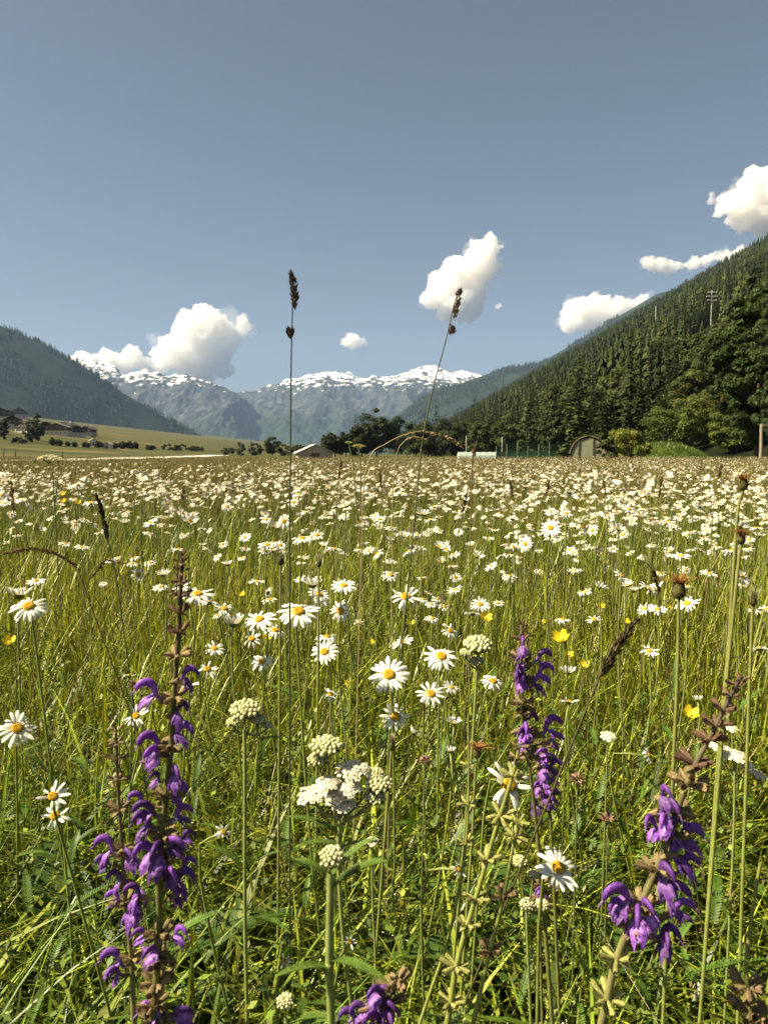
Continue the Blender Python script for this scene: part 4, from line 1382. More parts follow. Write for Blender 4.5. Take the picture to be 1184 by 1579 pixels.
# ------------------------------------------------------------------ daisies
def petal_mesh(i, L_, W_, droop, notch=True, fold=0.0):
    """one white ray petal along +X from its root at the disc edge"""
    n = 6
    t = np.linspace(0, 1, n)
    wv = W_ * (0.38 + 0.62 * np.sin(np.pi * np.clip(t * 0.72 + 0.12, 0, 1)) ** 0.9); wv[-1] *= 0.62
    ang = -droop * t ** 1.3 + 0.22 * (1 - t)
    xs = np.concatenate([[0], np.cumsum(np.cos(ang[1:]) * L_ / (n - 1))]); zs = np.concatenate([[0], np.cumsum(np.sin(ang[1:]) * L_ / (n - 1))])
    ys = np.stack([-wv / 2, -wv / 4, 0 * wv, wv / 4, wv / 2], 1)
    lift = np.stack([-0.10 * wv * (1 + fold), 0.06 * wv, -0.05 * wv, 0.06 * wv, -0.10 * wv * (1 + fold)], 1)
    X = np.repeat(xs[:, None], 5, 1); X[-1, 2] -= 0.035 * L_; X[-1, 0] -= 0.05 * L_; X[-1, 4] -= 0.05 * L_
    v = np.stack([X, ys, zs[:, None] + lift], -1).reshape(-1, 3)
    g = Geo()
    f = [[a * 5 + b, a * 5 + b + 1, a * 5 + b + 6, a * 5 + b + 5] for a in range(n - 1) for b in range(4)]
    c = mixc([0.80, 0.80, 0.66], [0.86, 0.85, 0.80], np.repeat(t, 5) ** 0.6)
    return g.add(v, f, c)


PET = [petal_mesh(i, L_, W_, d, fold=f_).arrays() for i, (L_, W_, d, f_) in enumerate(
    [(0.0185, 0.0047, 0.35, 0), (0.0175, 0.0044, 0.9, 1), (0.0190, 0.0049, 0.1, 0), (0.0175, 0.0042, 1.5, 1.5), (0.0185, 0.0046, 0.55, 0.5), (0.0165, 0.0042, -0.35, 1)])]
PET_ME = []
for a in PET:
    g = Geo(); g.add_geo(a); PET_ME.append(g.mesh('petal', M_PETAL))


def disc_geo(rd=0.0070, hgt=0.0042, col=(0.62, 0.36, 0.02)):
    g = Geo()
    nr, ns = 7, 18
    v, c = [], []
    for i in range(nr):
        t = i / (nr - 1)
        for j in range(ns):
            a = j * 2 * np.pi / ns + i * 0.17
            rr_ = rd * math.sin(t * np.pi / 2 * 1.0) if i else 1e-5
            v.append((rr_ * math.cos(a), rr_ * math.sin(a), hgt * math.cos(t * np.pi / 2) ** 0.8 - 0.0016 * math.exp(-(t / 0.3) ** 2)))
            c.append(np.array(col) * (0.72 + 0.5 * t if t < 0.6 else 1.05) * (0.8 + 0.4 * ((i * 7 + j * 3) % 5) / 4))
    f = [[i * ns + j, i * ns + (j + 1) % ns, (i + 1) * ns + (j + 1) % ns, (i + 1) * ns + j] for i in range(nr - 1) for j in range(ns)]
    g.add(v, f, np.array(c))
    n = 90                              # packed florets
    k = np.arange(n) + 0.5
    rr_, a = rd * np.sqrt(k / n) * 0.97, k * 2.39996
    zt = hgt * np.sqrt(np.maximum(1 - (rr_ / rd) ** 2, 0)) ** 0.8
    cc = np.stack([rr_ * np.cos(a), rr_ * np.sin(a), zt], 1)
    s = 0.00042
    for q in range(n):
        p = cc[q]
        g.add([p + (s, 0, 0), p + (0, s, 0), p + (-s, 0, 0), p + (0, -s, 0), p + (0, 0, s * 1.7)], [[0, 1, 4], [1, 2, 4], [2, 3, 4], [3, 0, 4]], np.array(col) * (0.8 + 0.5 * ((q * 13) % 7) / 6))
    return g


DISC = disc_geo().arrays()
DISC_ME = disc_geo().mesh('disc', M_DISC)
gi = Geo()                              # green cup under the head
th = np.linspace(0, 2 * np.pi, 13)[:-1]
rings = [(0.0012, -0.0062), (0.0045, -0.0050), (0.0074, -0.0022), (0.0082, 0.0006)]
v = np.concatenate([np.stack([a * np.cos(th), a * np.sin(th), np.full(12, z)], 1) for a, z in rings])
gi.add(v, [[i * 12 + j, i * 12 + (j + 1) % 12, (i + 1) * 12 + (j + 1) % 12, (i + 1) * 12 + j] for i in range(3) for j in range(12)], (0.10, 0.13, 0.03))
CUP_ME = gi.mesh('sepal_cup', M_STEM)
CUP = gi.arrays()


def frame_from(n, spin=0.0):
    """rotation that carries +Z onto n"""
    return Vector(n).to_track_quat('Z', 'Y').to_matrix().to_4x4() @ Matrix.Rotation(spin, 4, 'Z')


def stem_pts(p, head_dir, r, lean=0.10, n=9):
    """stem from the ground up to p, arriving along head_dir"""
    p = np.asarray(p, float)
    bx_, by_ = p[0] + r.normal(0, lean) * 0.5, p[1] + abs(r.normal(0, lean)) * 0.5
    b = np.array([bx_, by_, float(H(bx_, by_)) - 0.02])
    q = p - np.asarray(head_dir) * 0.05
    return spline([b, b * 0.55 + q * 0.45 + np.array([r.normal(0, 0.008), 0, 0]), q, p], n)


def daisy(px, py, wpx, label, tilt=0.45, az=-90, npet=20, kind='flat', Y=None, seed=0, scale=1.0):
    """an ox-eye daisy placed where its head is seen; tilt = lean of the face away from straight up, az = compass of the lean (-90 = to the viewer)"""
    r = np.random.default_rng(seed + 1000)
    full = 0.049 * scale
    Y = full * F / wpx if Y is None else Y
    zmin = 0.40 + 0.04 * math.sin(seed * 2.3)
    sl = (at(px, py, 1.0)[2] - 0.75)
    if 0.75 + sl * Y < zmin and sl < 0:      # keep the head clear of the grass: nearer and smaller
        Y2 = max((zmin - 0.75) / sl, 0.5); scale *= Y2 / Y; Y = Y2
    p = at(px, py, Y)
    d = np.array([math.sin(tilt) * math.cos(R(az)), math.sin(tilt) * math.sin(R(az)), math.cos(tilt)])
    sp = stem_pts(p - d * 0.006 * scale, d, r)
    base = sp[0]
    o = thing('daisy', label, 'daisy', base, 0, 'near daisies of the meadow')
    g = Geo(); tube(g, sp - base, np.linspace(0.0017, 0.0012, len(sp)), 6, mixc([0.14, 0.18, 0.035], [0.22, 0.24, 0.06], np.linspace(0, 1, len(sp)))); g.build('stem', M_STEM, o)
    M = Matrix.Translation(Vector(p - base)) @ frame_from(d, r.uniform(0, 6.28)) @ Matrix.Scale(scale, 4)
    c = link('disc', DISC_ME, o); c.matrix_local = M
    c = link('sepal_cup', CUP_ME, o); c.matrix_local = M
    ch_ = {'flat': [0, 0, 4, 2], 'droop': [1, 3, 4, 1], 'up': [5, 2, 5], 'mixed': [0, 1, 2, 4, 3], 'messy': [1, 2, 3, 5, 0]}[kind]
    for k in range(npet):
        if kind == 'messy' and r.random() < 0.18: continue
        a = k * 2 * np.pi / npet + r.normal(0, 0.07)
        me = PET_ME[ch_[int(r.integers(len(ch_)))]]
        pt = link('petal', me, o)
        s = r.uniform(0.88, 1.08)
        dr = r.normal(0.0, 0.10 if kind != 'messy' else 0.28) - (0.65 if kind == 'up' else 0)
        pt.matrix_local = M @ Matrix.Rotation(a, 4, 'Z') @ Matrix.Translation((0.0066, 0, 0.0002 * (k % 2))) @ Matrix.Rotation(dr, 4, 'Y') @ Matrix.Rotation(r.normal(0, 0.18), 4, 'X') @ Matrix.Scale(s, 4)
    return o


D = [
    (600, 1040, 63, 'fully open daisy with long narrow petals facing the viewer in the centre of the meadow', 0.80, -95, 21, 'flat'),
    (460, 943, 66, 'largest of the upper left daisies, its front petals curling down', 0.50, -80, 24, 'mixed'),
    (500, 1005, 46, 'neat round daisy below the large curling one', 0.75, -100, 19, 'flat'),
    (625, 920, 52, 'daisy with a broad orange disc and short front petals near the middle', 0.55, -85, 16, 'messy'),
    (652, 924, 24, 'narrow sideways daisy touching the broad disc daisy', 0.3, -20, 16, 'droop'),
    (482, 902, 44, 'daisy with raised notched petals behind the large curling one', 0.05, 60, 18, 'up'),
    (530, 903, 42, 'daisy spreading flat beside the raised notched one', 0.30, -90, 20, 'flat'),
    (400, 955, 52, 'daisy with orange disc at the right of the crowded left trio', 0.45, -110, 20, 'mixed'),
    (360, 962, 52, 'daisy seen from below its rim in the crowded left trio', 0.15, 80, 18, 'up'),
    (404, 1020, 40, 'small daisy just under the crowded left trio', 0.50, -90, 18, 'mixed'),
    (331, 1000, 34, 'daisy with few upright petals right of the brown sage tip', 0.55, -70, 13, 'flat'),
    (305, 916, 52, 'daisy partly behind the brown tip of the left sage', 0.30, -60, 20, 'mixed'),
    (322, 928, 40, 'daisy hanging below the one behind the sage tip', 0.25, 60, 17, 'droop'),
    (45, 935, 62, 'daisy with drooping front petals near the left edge', 0.55, -75, 18, 'droop'),
    (30, 918, 50, 'large pale daisy rising behind the drooping one at the left edge', 0.20, 100, 18, 'up'),
    (56, 896, 30, 'small flat daisy above the pair at the left edge', 0.20, -90, 18, 'flat'),
    (27, 1123, 62, 'daisy with golden disc and curled petals at the left edge beside dark leaves', 0.75, -60, 20, 'mixed'),
    (346, 938, 36, 'small daisy at the upper left of the crowded left trio', 0.50, -70, 15, 'messy'),
    (388, 985, 38, 'ragged daisy wedged under the crowded left trio', 0.55, -80, 16, 'messy'),
    (424, 972, 40, 'daisy half hidden between the crowded left trio and the large curling one', 0.35, -40, 17, 'droop'),
    (280, 905, 30, 'little daisy touching the brown sage tip from the left', 0.5, -100, 14, 'messy'),
    (320, 1032, 36, 'faded daisy right of the brown calyxes of the left sage', 0.6, -60, 13, 'messy'),
    (498, 925, 30, 'narrow daisy under the raised notched one', 0.5, -50, 14, 'droop'),
    (82, 1228, 52, 'upper daisy of the overlapping left pair above the lower grass', 0.70, -70, 13, 'messy'),
    (85, 1258, 52, 'lower daisy of the overlapping left pair above the lower grass', 0.60, -80, 12, 'messy'),
    (210, 1104, 42, 'daisy peeping out between the two upper purple flowers of the left sage', 0.60, -80, 15, 'messy'),
    (200, 1042, 30, 'half hidden daisy behind the topmost purple flower of the left sage', 0.40, 60, 14, 'messy'),
    (680, 1012, 56, 'daisy with wide ragged petals right of the central open daisy', 0.55, -90, 22, 'mixed'),
    (664, 1070, 48, 'daisy lying below the wide ragged one', 0.60, -75, 19, 'mixed'),
    (696, 1060, 28, 'small daisy at the right shoulder of the lower ragged daisy', 0.45, -60, 15, 'mixed'),
    (760, 1050, 40, 'daisy with drooping petals left of the purple middle sage', 0.50, -60, 17, 'droop'),
    (610, 1105, 52, 'daisy with a large amber disc and torn petals under the central one', 0.85, -80, 15, 'messy'),
    (637, 1130, 28, 'closed white daisy hanging beside the torn petal daisy', 0.8, 20, 12, 'up'),
    (700, 1115, 32, 'white cup shaped daisy seen from its side in the middle', 0.10, 90, 14, 'up'),
    (694, 1158, 26, 'tiny pale half open daisy under the cup shaped one', 0.2, 90, 10, 'up'),
    (784, 1210, 80, 'big daisy half covered by the withered stem below the middle sage', 0.95, -70, 14, 'messy'),
    (860, 1338, 74, 'big near daisy with a golden disc standing left of the right sage', 0.55, -75, 19, 'mixed'),
    (345, 1283, 32, 'small ragged daisy at the right of the left sage', 0.7, -30, 13, 'messy'),
    (708, 1340, 34, 'pale daisy with a hidden disc behind the withered whorled stem', 0.9, -40, 11, 'messy'),
    (740, 932, 32, 'flat small daisy above the yellow buttercup in the middle', 0.60, -90, 16, 'flat'),
    (703, 890, 20, 'little daisy standing alone above the middle sage', 0.70, -90, 15, 'flat'),
    (875, 1037, 32, 'white daisy with upturned petals right of the middle sage top', 0.1, 90, 15, 'up'),
    (877, 1082, 32, 'white tufted daisy right of the middle sage whorls', 0.2, 60, 15, 'messy'),
    (915, 955, 27, 'white daisy left of the dark slanting grass spike', 0.3, -90, 14, 'messy'),
    (976, 911, 22, 'white daisy left of the lower orange seed head', 0.2, 90, 14, 'up'),
    (1170, 1000, 36, 'white daisy at the right edge below the pale bud', 0.3, 120, 14, 'messy'),
    (1075, 1079, 24, 'small cup shaped daisy above the single yellow buttercup on the right', 0.15, 90, 14, 'up'),
    (1141, 888, 26, 'white daisy just right of the tall seed head stem', 0.4, -60, 12, 'messy'),
    (1000, 1165, 30, 'drooping sideways daisy in the right grass', 1.1, -30, 12, 'droop'),
    (510, 1070, 30, 'small pale daisy under the neat round one', 0.5, -90, 14, 'messy'),
    (665, 932, 20, 'tiny daisy right of the broad disc daisy', 0.3, -90, 14, 'flat'),
    (768, 930, 20, 'tiny daisy right of the flat small one above the buttercup', 0.3, -90, 14, 'flat'),
    (685, 935, 22, 'worn yellowish daisy in the middle of the upper grass', 0.5, -60, 9, 'droop'),
    (248, 905, 26, 'white daisy left of the brown sage tip', 0.3, -90, 15, 'flat'),
    (232, 868, 20, 'small daisy further up left of the brown sage tip', 0.4, -90, 15, 'flat'),
    (160, 900, 14, 'small daisy in the brown arching grass on the left', 0.4, -90, 13, 'flat'),
    (525, 1187, 26, 'small daisy with yellow disc tucked behind the white yarrow heads', 0.6, -80, 12, 'messy'),
    (555, 960, 22, 'small ragged daisy in the grass between the two upper daisy groups', 0.3, -60, 13, 'messy'),
    (438, 1482, 30, 'white star shaped flower low at the bottom left of the yarrow stem', 0.3, -60, 7, 'messy'),
    (540, 1452, 28, 'small white flower low at the right of the yarrow stem', 0.5, -60, 7, 'messy'),
]
for i, a in enumerate(D):
    daisy(a[0], a[1], a[2], a[3], a[4], a[5], a[6], a[7], seed=i)


def head_geo(seed, npet, kinds, lift=0.0):
    r = np.random.default_rng(seed)
    g = Geo()
    for k in range(npet):
        M = Matrix.Rotation(k * 6.283 / npet + r.normal(0, 0.08), 4, 'Z') @ Matrix.Translation((0.0066, 0, 0)) @ Matrix.Rotation(r.normal(0, 0.12) - lift, 4, 'Y') @ Matrix.Rotation(r.normal(0, 0.2), 4, 'X') @ Matrix.Scale(r.uniform(0.88, 1.06), 4)
        g.add_geo(PET[kinds[int(r.integers(len(kinds)))]], M)
    return g


HEADS = [head_geo(s, n_, k_, l_).mesh('petal_ring', M_PETAL) for s, n_, k_, l_ in ((1, 19, [0, 4, 2], 0), (2, 17, [1, 4, 3], 0), (3, 18, [0, 1, 4], 0), (4, 15, [5, 2], 0.6), (5, 16, [1, 0, 2, 3], 0.1))]
g = Geo(); tube(g, spline([(0, 0, -0.04), (0.012, 0.004, 0.4), (-0.006, 0.004, 0.75), (0, 0, 1)], 8) * np.array([1, 1, 1]), 0.0016, 5, (0.18, 0.20, 0.05)); STEM_ME = g.mesh('stem', M_STEM)

r = np.random.default_rng(77)
pts = []
for y0, y1, dens in ((1.15, 1.9, 46), (1.9, 2.6, 110), (2.6, 4.2, 140), (4.2, 10, 115), (10, 20, 42), (20, 40, 20)):
    x, y = scatter(y0, y1, dens, r, 0.56, 0.15)
    cl = fbm(x * 0.55, y * 0.55, 140, 3) + 0.35 * (fbm(x * 2.6, y * 2.6, 141, 2) - 0.5)
    ok = (r.random(len(x)) < np.clip((cl - 0.27) * 3.0, 0.02, 1)) & (y < meadow_end(x)) & (r.random(len(x)) < 0.35 + 0.65 * sstep(-0.45, 0.1, x / np.maximum(y, 1)) + 0.3 * (y < 9))
    pts += list(zip(x[ok], y[ok]))
pts.sort(key=lambda p: p[1])
hd = [(p[0], p[1], float(np.clip(r.normal(0.485, 0.075), 0.30, 0.64))) for p in pts]
near, farr = hd[:246], hd[246:]
for x, y, h in near:
    z0 = float(H(x, y))
    o = thing('daisy', 'small white daisy among many like it in the thick white flower band', 'daisy', (x, y, z0), 0, 'daisies of the white flower band')
    s = link('stem', STEM_ME, o, rot=(0, 0, r.uniform(0, 6.28)), scale=(1, 1, h - 0.008))
    t = abs(r.normal(0.32, 0.35)); a = R(r.normal(-100, 70))
    d = np.array([math.sin(t) * math.cos(a), math.sin(t) * math.sin(a), math.cos(t)])
    M = Matrix.Translation((0, 0, h)) @ frame_from(d, r.uniform(0, 6.28)) @ Matrix.Scale(r.uniform(0.62, 1.02), 4)
    for nm, me in (('petal_ring', HEADS[int(r.integers(5))]), ('disc', DISC_ME), ('sepal_cup', CUP_ME)):
        c = link(nm, me, o); c.matrix_local = M

# the thousands beyond
g = Geo()
P = np.array(farr); n = len(P)
z0 = H(P[:, 0], P[:, 1])
top = np.stack([P[:, 0], P[:, 1], z0 + P[:, 2]], 1)
ti = np.abs(r.normal(0.3, 0.35, n)); a = np.radians(r.normal(-100, 70, n))
nd = np.stack([np.sin(ti) * np.cos(a), np.sin(ti) * np.sin(a), np.cos(ti)], 1)
u = np.cross(nd, np.array([0, 1.0, 0.2])); u /= np.linalg.norm(u, axis=1, keepdims=True); v_ = np.cross(nd, u)
rad = r.uniform(0.013, 0.024, n) * (1 - 0.40 * sstep(3.5, 12, P[:, 1]))
dr = r.normal(-0.05, 0.30, n)
for k in range(9):
    th = k * 6.283 / 9 + r.uniform(-0.2, 0.2, n)
    d = u * np.cos(th)[:, None] + v_ * np.sin(th)[:, None]
    s = -u * np.sin(th)[:, None] + v_ * np.cos(th)[:, None]
    q0 = top + d * (rad * 0.25)[:, None]; q1 = top + d * rad[:, None] + nd * (rad * (dr + r.normal(0, 0.18, n)))[:, None]
    wv = s * (rad * 0.27)[:, None]
    v = np.stack([q0 - wv * 0.6, q0 + wv * 0.6, q1 + wv, q1 - wv], 1).reshape(-1, 3)
    g.add(v, np.arange(4 * n).reshape(-1, 4), np.repeat(mixc([0.84, 0.82, 0.72], [0.62, 0.55, 0.36], r.random(n) ** 2), 4, 0))
hexa = [top + nd * (rad * 0.22)[:, None]]
for k in range(6):
    th = k * 6.283 / 6
    hexa.append(top + nd * (rad * 0.06)[:, None] + (u * math.cos(th) + v_ * math.sin(th)) * (rad * 0.33)[:, None])
v = np.stack(hexa, 1).reshape(-1, 3); o_ = (np.arange(n) * 7)[:, None]
f = np.concatenate([np.concatenate([o_, o_ + 1 + k, o_ + 1 + (k + 1) % 6], 1) for k in range(6)])
g.add(v, f, np.tile([0.60, 0.36, 0.03], (7 * n, 1)))
c0 = np.tile([0.11, 0.13, 0.035], (n, 1))
blades(g, np.stack([P[:, 0], P[:, 1], z0], 1), P[:, 2] * 0.99, np.full(n, 0.004), r.uniform(0, 6.28, n), np.zeros(n), np.zeros(n), 2, c0, c0)
tag(g.build('daisy_carpet', M_PETAL, smooth=False), 'thousands of far white daisies thickening toward the end of the meadow', kind='stuff')


# ------------------------------------------------------------------ buttercups
def buttercup_geo():
    g = Geo()
    for k in range(5):
        t = np.linspace(0, 1, 5); wv = 0.0095 * np.sin(np.pi * np.clip(0.12 + 0.75 * t, 0, 1))
        xs = 0.0015 + 0.0095 * t; zs = 0.0075 * t ** 1.5
        v = np.stack([np.repeat(xs[:, None], 3, 1), np.stack([-wv / 2, 0 * wv, wv / 2], 1), zs[:, None] + np.stack([0.0012 * t, 0 * t, 0.0012 * t], 1)], -1).reshape(-1, 3)
        M = Matrix.Rotation(k * 6.283 / 5, 4, 'Z')
        v = v @ np.array(M)[:3, :3].T
        g.add(v, [[a * 3 + b, a * 3 + b + 1, a * 3 + b + 4, a * 3 + b + 3] for a in range(4) for b in range(2)], (0.78, 0.58, 0.02))
    return g


BC_ME = buttercup_geo().mesh('petal_ring', M_PETAL)
BCD_ME = disc_geo(0.003, 0.003, (0.62, 0.5, 0.04)).mesh('stamen_tuft', M_DISC)
for i, (px, py, wpx, lab) in enumerate([
        (748, 955, 20, 'yellow buttercup in the middle above the yarrow bud'), (865, 986, 26, 'yellow buttercup right behind the top of the middle sage'),
        (900, 1027, 17, 'small yellow buttercup right of the upturned white daisy'), (876, 1011, 15, 'smallest yellow buttercup beside the middle sage'),
        (1063, 1103, 26, 'single yellow buttercup on a tall stalk in the right grass'), (1045, 1090, 10, 'tiny yellow bud left of the single tall buttercup'),
        (16, 991, 20, 'orange yellow flower at the left edge under the drooping daisy'), (373, 918, 12, 'tiny yellow flower above the crowded left trio of daisies'),
        (410, 985, 14, 'yellow flower tucked under the crowded left trio of daisies'), (633, 962, 12, 'tiny yellow flower below the broad disc daisy'),
        (925, 936, 13, 'yellow flower above the dark slanting grass spike'), (1032, 938, 10, 'tiny yellow flower just left of the lower orange seed head stem'),
        (572, 992, 12, 'tiny yellow flower above the central open daisy'), (965, 960, 12, 'tiny yellow flower at the tip of the dark slanting grass spike'),
        (98, 763, 10, 'upper of two yellow flowers far left in the white band'), (99, 774, 10, 'lower of two yellow flowers far left in the white band'),
        (120, 776, 10, 'yellow flower right of the two far left ones in the white band'), (510, 990, 10, 'tiny yellow flower above the neat round daisy'),
        (538, 1055, 14, 'pale yellow flower between the neat round and the central daisy'), (835, 960, 11, 'tiny yellow flower above the middle sage top')]):
    Y = min(0.021 * F / wpx, 2.2)
    p = at(px, py, Y); rr_ = np.random.default_rng(500 + i)
    d = np.array([rr_.normal(0, 0.25), -0.45, 0.85]); d /= np.linalg.norm(d)
    sp = stem_pts(p - d * 0.001, d, rr_); b = sp[0]
    o = thing('buttercup', lab, 'buttercup', b, 0, 'yellow buttercups of the meadow')
    g = Geo(); tube(g, sp - b, 0.0010, 6, (0.12, 0.15, 0.03)); g.build('stem', M_STEM, o)
    M = Matrix.Translation(Vector(p - b)) @ frame_from(d, rr_.uniform(0, 6)) @ Matrix.Scale(wpx * Y / F / 0.021, 4)
    for nm, me in (('petal_ring', BC_ME), ('stamen_tuft', BCD_ME)):
        c = link(nm, me, o); c.matrix_local = M

# ------------------------------------------------------------------ meadow sage
PURPLE, VIOLET, PALE = np.array([0.21, 0.07, 0.38]), np.array([0.12, 0.035, 0.24]), np.array([0.46, 0.26, 0.62])
CAL_B, CAL_G = np.array([0.20, 0.125, 0.075]), np.array([0.36, 0.30, 0.13])


def flat_tube(g, pts, rw, rh, col, sides=8):
    """bent tube in the local XZ plane: half width rw across (Y), half height rh in the plane"""
    pts = np.asarray(pts, float); n = len(pts)
    t = np.gradient(pts, axis=0); t /= np.linalg.norm(t, axis=1, keepdims=True) + 1e-12
    nn = np.stack([-t[:, 2], np.zeros(n), t[:, 0]], 1)
    th = np.arange(sides) * 2 * np.pi / sides
    v = pts[:, None] + nn[:, None] * (np.cos(th)[None] * np.asarray(rh)[:, None])[..., None] + np.array([0, 1.0, 0]) * (np.sin(th)[None] * np.asarray(rw)[:, None])[..., None]
    i = np.arange(n - 1)[:, None] * sides; j = np.arange(sides)[None]
    f = np.stack([i + j, i + (j + 1) % sides, i + sides + (j + 1) % sides, i + sides + j], -1).reshape(-1, 4)
    c = np.repeat(np.asarray(col), sides, 0) if np.ndim(col) == 2 else col
    g.add(v.reshape(-1, 3), f, c)


def sage_flower(seed, openness=1.0):
    """(upper lip with tube, lower lip): a hood arching over a three-lobed lip, mouth along +X"""
    r = np.random.default_rng(seed)
    g = Geo(); k = 0.0225
    p = spline(np.array([(0, 0, 0), (0.16, 0, 0.10), (0.30, 0, 0.30), (0.46, 0, 0.53), (0.70, 0, 0.64), (0.93, 0, 0.52), (1.05, 0, 0.30), (1.06, 0, 0.16)]) * k, 16)
    t = np.linspace(0, 1, 16)
    rw = k * (0.065 + 0.040 * np.sin(np.pi * t)) * np.where(t > 0.9, 0.6, 1)
    rh = k * (0.075 + 0.11 * np.exp(-((t - 0.55) / 0.25) ** 2)) * np.where(t > 0.93, 0.35, 1)
    flat_tube(g, p, rw, rh, mixc(PALE * 0.8, PURPLE, np.clip(t * 2.2, 0, 1)) * r.uniform(0.85, 1.15))
    st = spline(np.array([(1.02, 0, 0.22), (1.14, 0, 0.12), (1.20, 0, -0.02)]) * k, 5)
    tube(g, st, 0.00035, 5, PALE, False)
    st = st + np.array([0, 0.0007, -0.0004]); tube(g, st * np.array([1.02, 1, 1]), 0.0002, 4, VIOLET, False)
    lo = Geo()
    nu, nv = 7, 7
    for (yo, ln, wd_, tw) in ((0, 0.60, 0.50, 0), (-0.24, 0.34, 0.30, -0.5), (0.24, 0.34, 0.30, 0.5)):
        u, v_ = np.meshgrid(np.linspace(0, 1, nu), np.linspace(-1, 1, nv), indexing='ij')
        ww = wd_ * np.sin(np.pi * np.clip(0.16 + 0.72 * u, 0, 1)) ** 0.8
        x = 0.28 + ln * u * math.cos(tw * 0.8) - 0.10 * u * u
        y_ = yo * (0.4 + 0.9 * u) + ww * v_ * 0.55
        z = 0.20 - 0.20 * u - 0.30 * u * u * (1 if yo == 0 else 0.4) - 0.20 * np.abs(v_) ** 2 * (0.4 + u) + 0.07 * np.sin(7 * v_ + 4 * u + seed) * u + r.normal(0, 0.025, u.shape)
        vv = np.stack([x, y_, z], -1).reshape(-1, 3) * k
        f = [[a * nv + b, a * nv + b + 1, (a + 1) * nv + b + 1, (a + 1) * nv + b] for a in range(nu - 1) for b in range(nv - 1)]
        lo.add(vv, f, mixc(PALE, PURPLE, np.clip(np.abs(v_.ravel()) * 0.9 + u.ravel() * 0.5, 0, 1)) * r.uniform(0.85, 1.2))
    return g.mesh('upper_lip', M_SAGE), lo.mesh('lower_lip', M_SAGE)


def calyx_geo(seed, c0=CAL_B, c1=CAL_G, openf=1.0):
    """ribbed two-lipped bell along +X"""
    r = np.random.default_rng(seed)
    g = Geo(); n, sd_ = 7, 12
    t = np.linspace(0, 1, n); L_ = 0.0105
    rad = 0.0010 + 0.0021 * np.sin(np.pi * 0.5 * t) ** 0.8 * openf
    th = np.arange(sd_) * 2 * np.pi / sd_
    V, C = [], []
    for i in range(n):
        rib = 1 + 0.12 * np.cos(th * 6)
        ext = np.where(i == n - 1, 1, 0) * (0.0026 * (np.cos(th * 5 + 0.3) * 0.5 + 0.5))
        x = L_ * t[i] + ext
        V.append(np.stack([np.full(sd_, 0) + x, rad[i] * rib * np.cos(th), rad[i] * rib * np.sin(th) - 0.0022 * t[i] ** 2], 1))
        C.append(mixc(c0, c1, np.clip(0.5 + 0.5 * np.cos(th * 6) - 0.3 * t[i] + r.normal(0, 0.12), 0, 1)))
    f = [[i * sd_ + j, i * sd_ + (j + 1) % sd_, (i + 1) * sd_ + (j + 1) % sd_, (i + 1) * sd_ + j] for i in range(n - 1) for j in range(sd_)]
    g.add(np.concatenate(V), f, np.concatenate(C))
    # hairs
    m_ = 70
    k = r.integers(0, n - 1, m_); a = r.uniform(0, 6.283, m_)
    p = np.stack([L_ * t[k], rad[k] * np.cos(a), rad[k] * np.sin(a) - 0.0022 * t[k] ** 2], 1)
    d = np.stack([np.full(m_, 0.4), np.cos(a), np.sin(a)], 1); s = np.cross(d, [1.0, 0, 0.2]); s /= np.linalg.norm(s, axis=1, keepdims=True)
    v = np.stack([p - s * 0.00010, p + s * 0.00010, p + d * 0.0015], 1).reshape(-1, 3)
    g.add(v, np.arange(3 * m_).reshape(-1, 3), c1 * 1.2)
    return g


def bract_geo(c0, c1):
    g = Geo(); n = 5; t = np.linspace(0, 1, n)
    wv = 0.0085 * np.sin(np.pi * np.clip(0.2 + 0.78 * t, 0, 1)); x = 0.011 * t; z = 0.002 * t - 0.006 * t ** 2
    v = np.stack([np.repeat(x[:, None], 3, 1), np.stack([-wv / 2, 0 * wv, wv / 2], 1), np.stack([z + 0.001, z, z + 0.001], 1)], -1).reshape(-1, 3)
    g.add(v, [[a * 3 + b, a * 3 + b + 1, a * 3 + b + 4, a * 3 + b + 3] for a in range(n - 1) for b in range(2)], mixc(c0, c1, np.repeat(t, 3)))
    return g


FLOW = [sage_flower(s) for s in (1, 2, 3)]
CAL_ME = [calyx_geo(s).mesh('calyx', M_CALYX) for s in (1, 2, 3)]
CALP = [calyx_geo(s, np.array([0.27, 0.27, 0.08]), np.array([0.46, 0.44, 0.16]), 0.55).mesh('calyx', M_CALYX) for s in (4, 5)]
CALD = [calyx_geo(s, np.array([0.14, 0.075, 0.06]), np.array([0.25, 0.16, 0.09]), 0.65).mesh('calyx', M_CALYX) for s in (6, 7)]
BRA_ME = bract_geo(CAL_B * 0.8, CAL_G * 0.7).mesh('bract', M_CALYX)
BRP_ME = bract_geo(np.array([0.22, 0.22, 0.07]), np.array([0.34, 0.32, 0.11])).mesh('bract', M_CALYX)


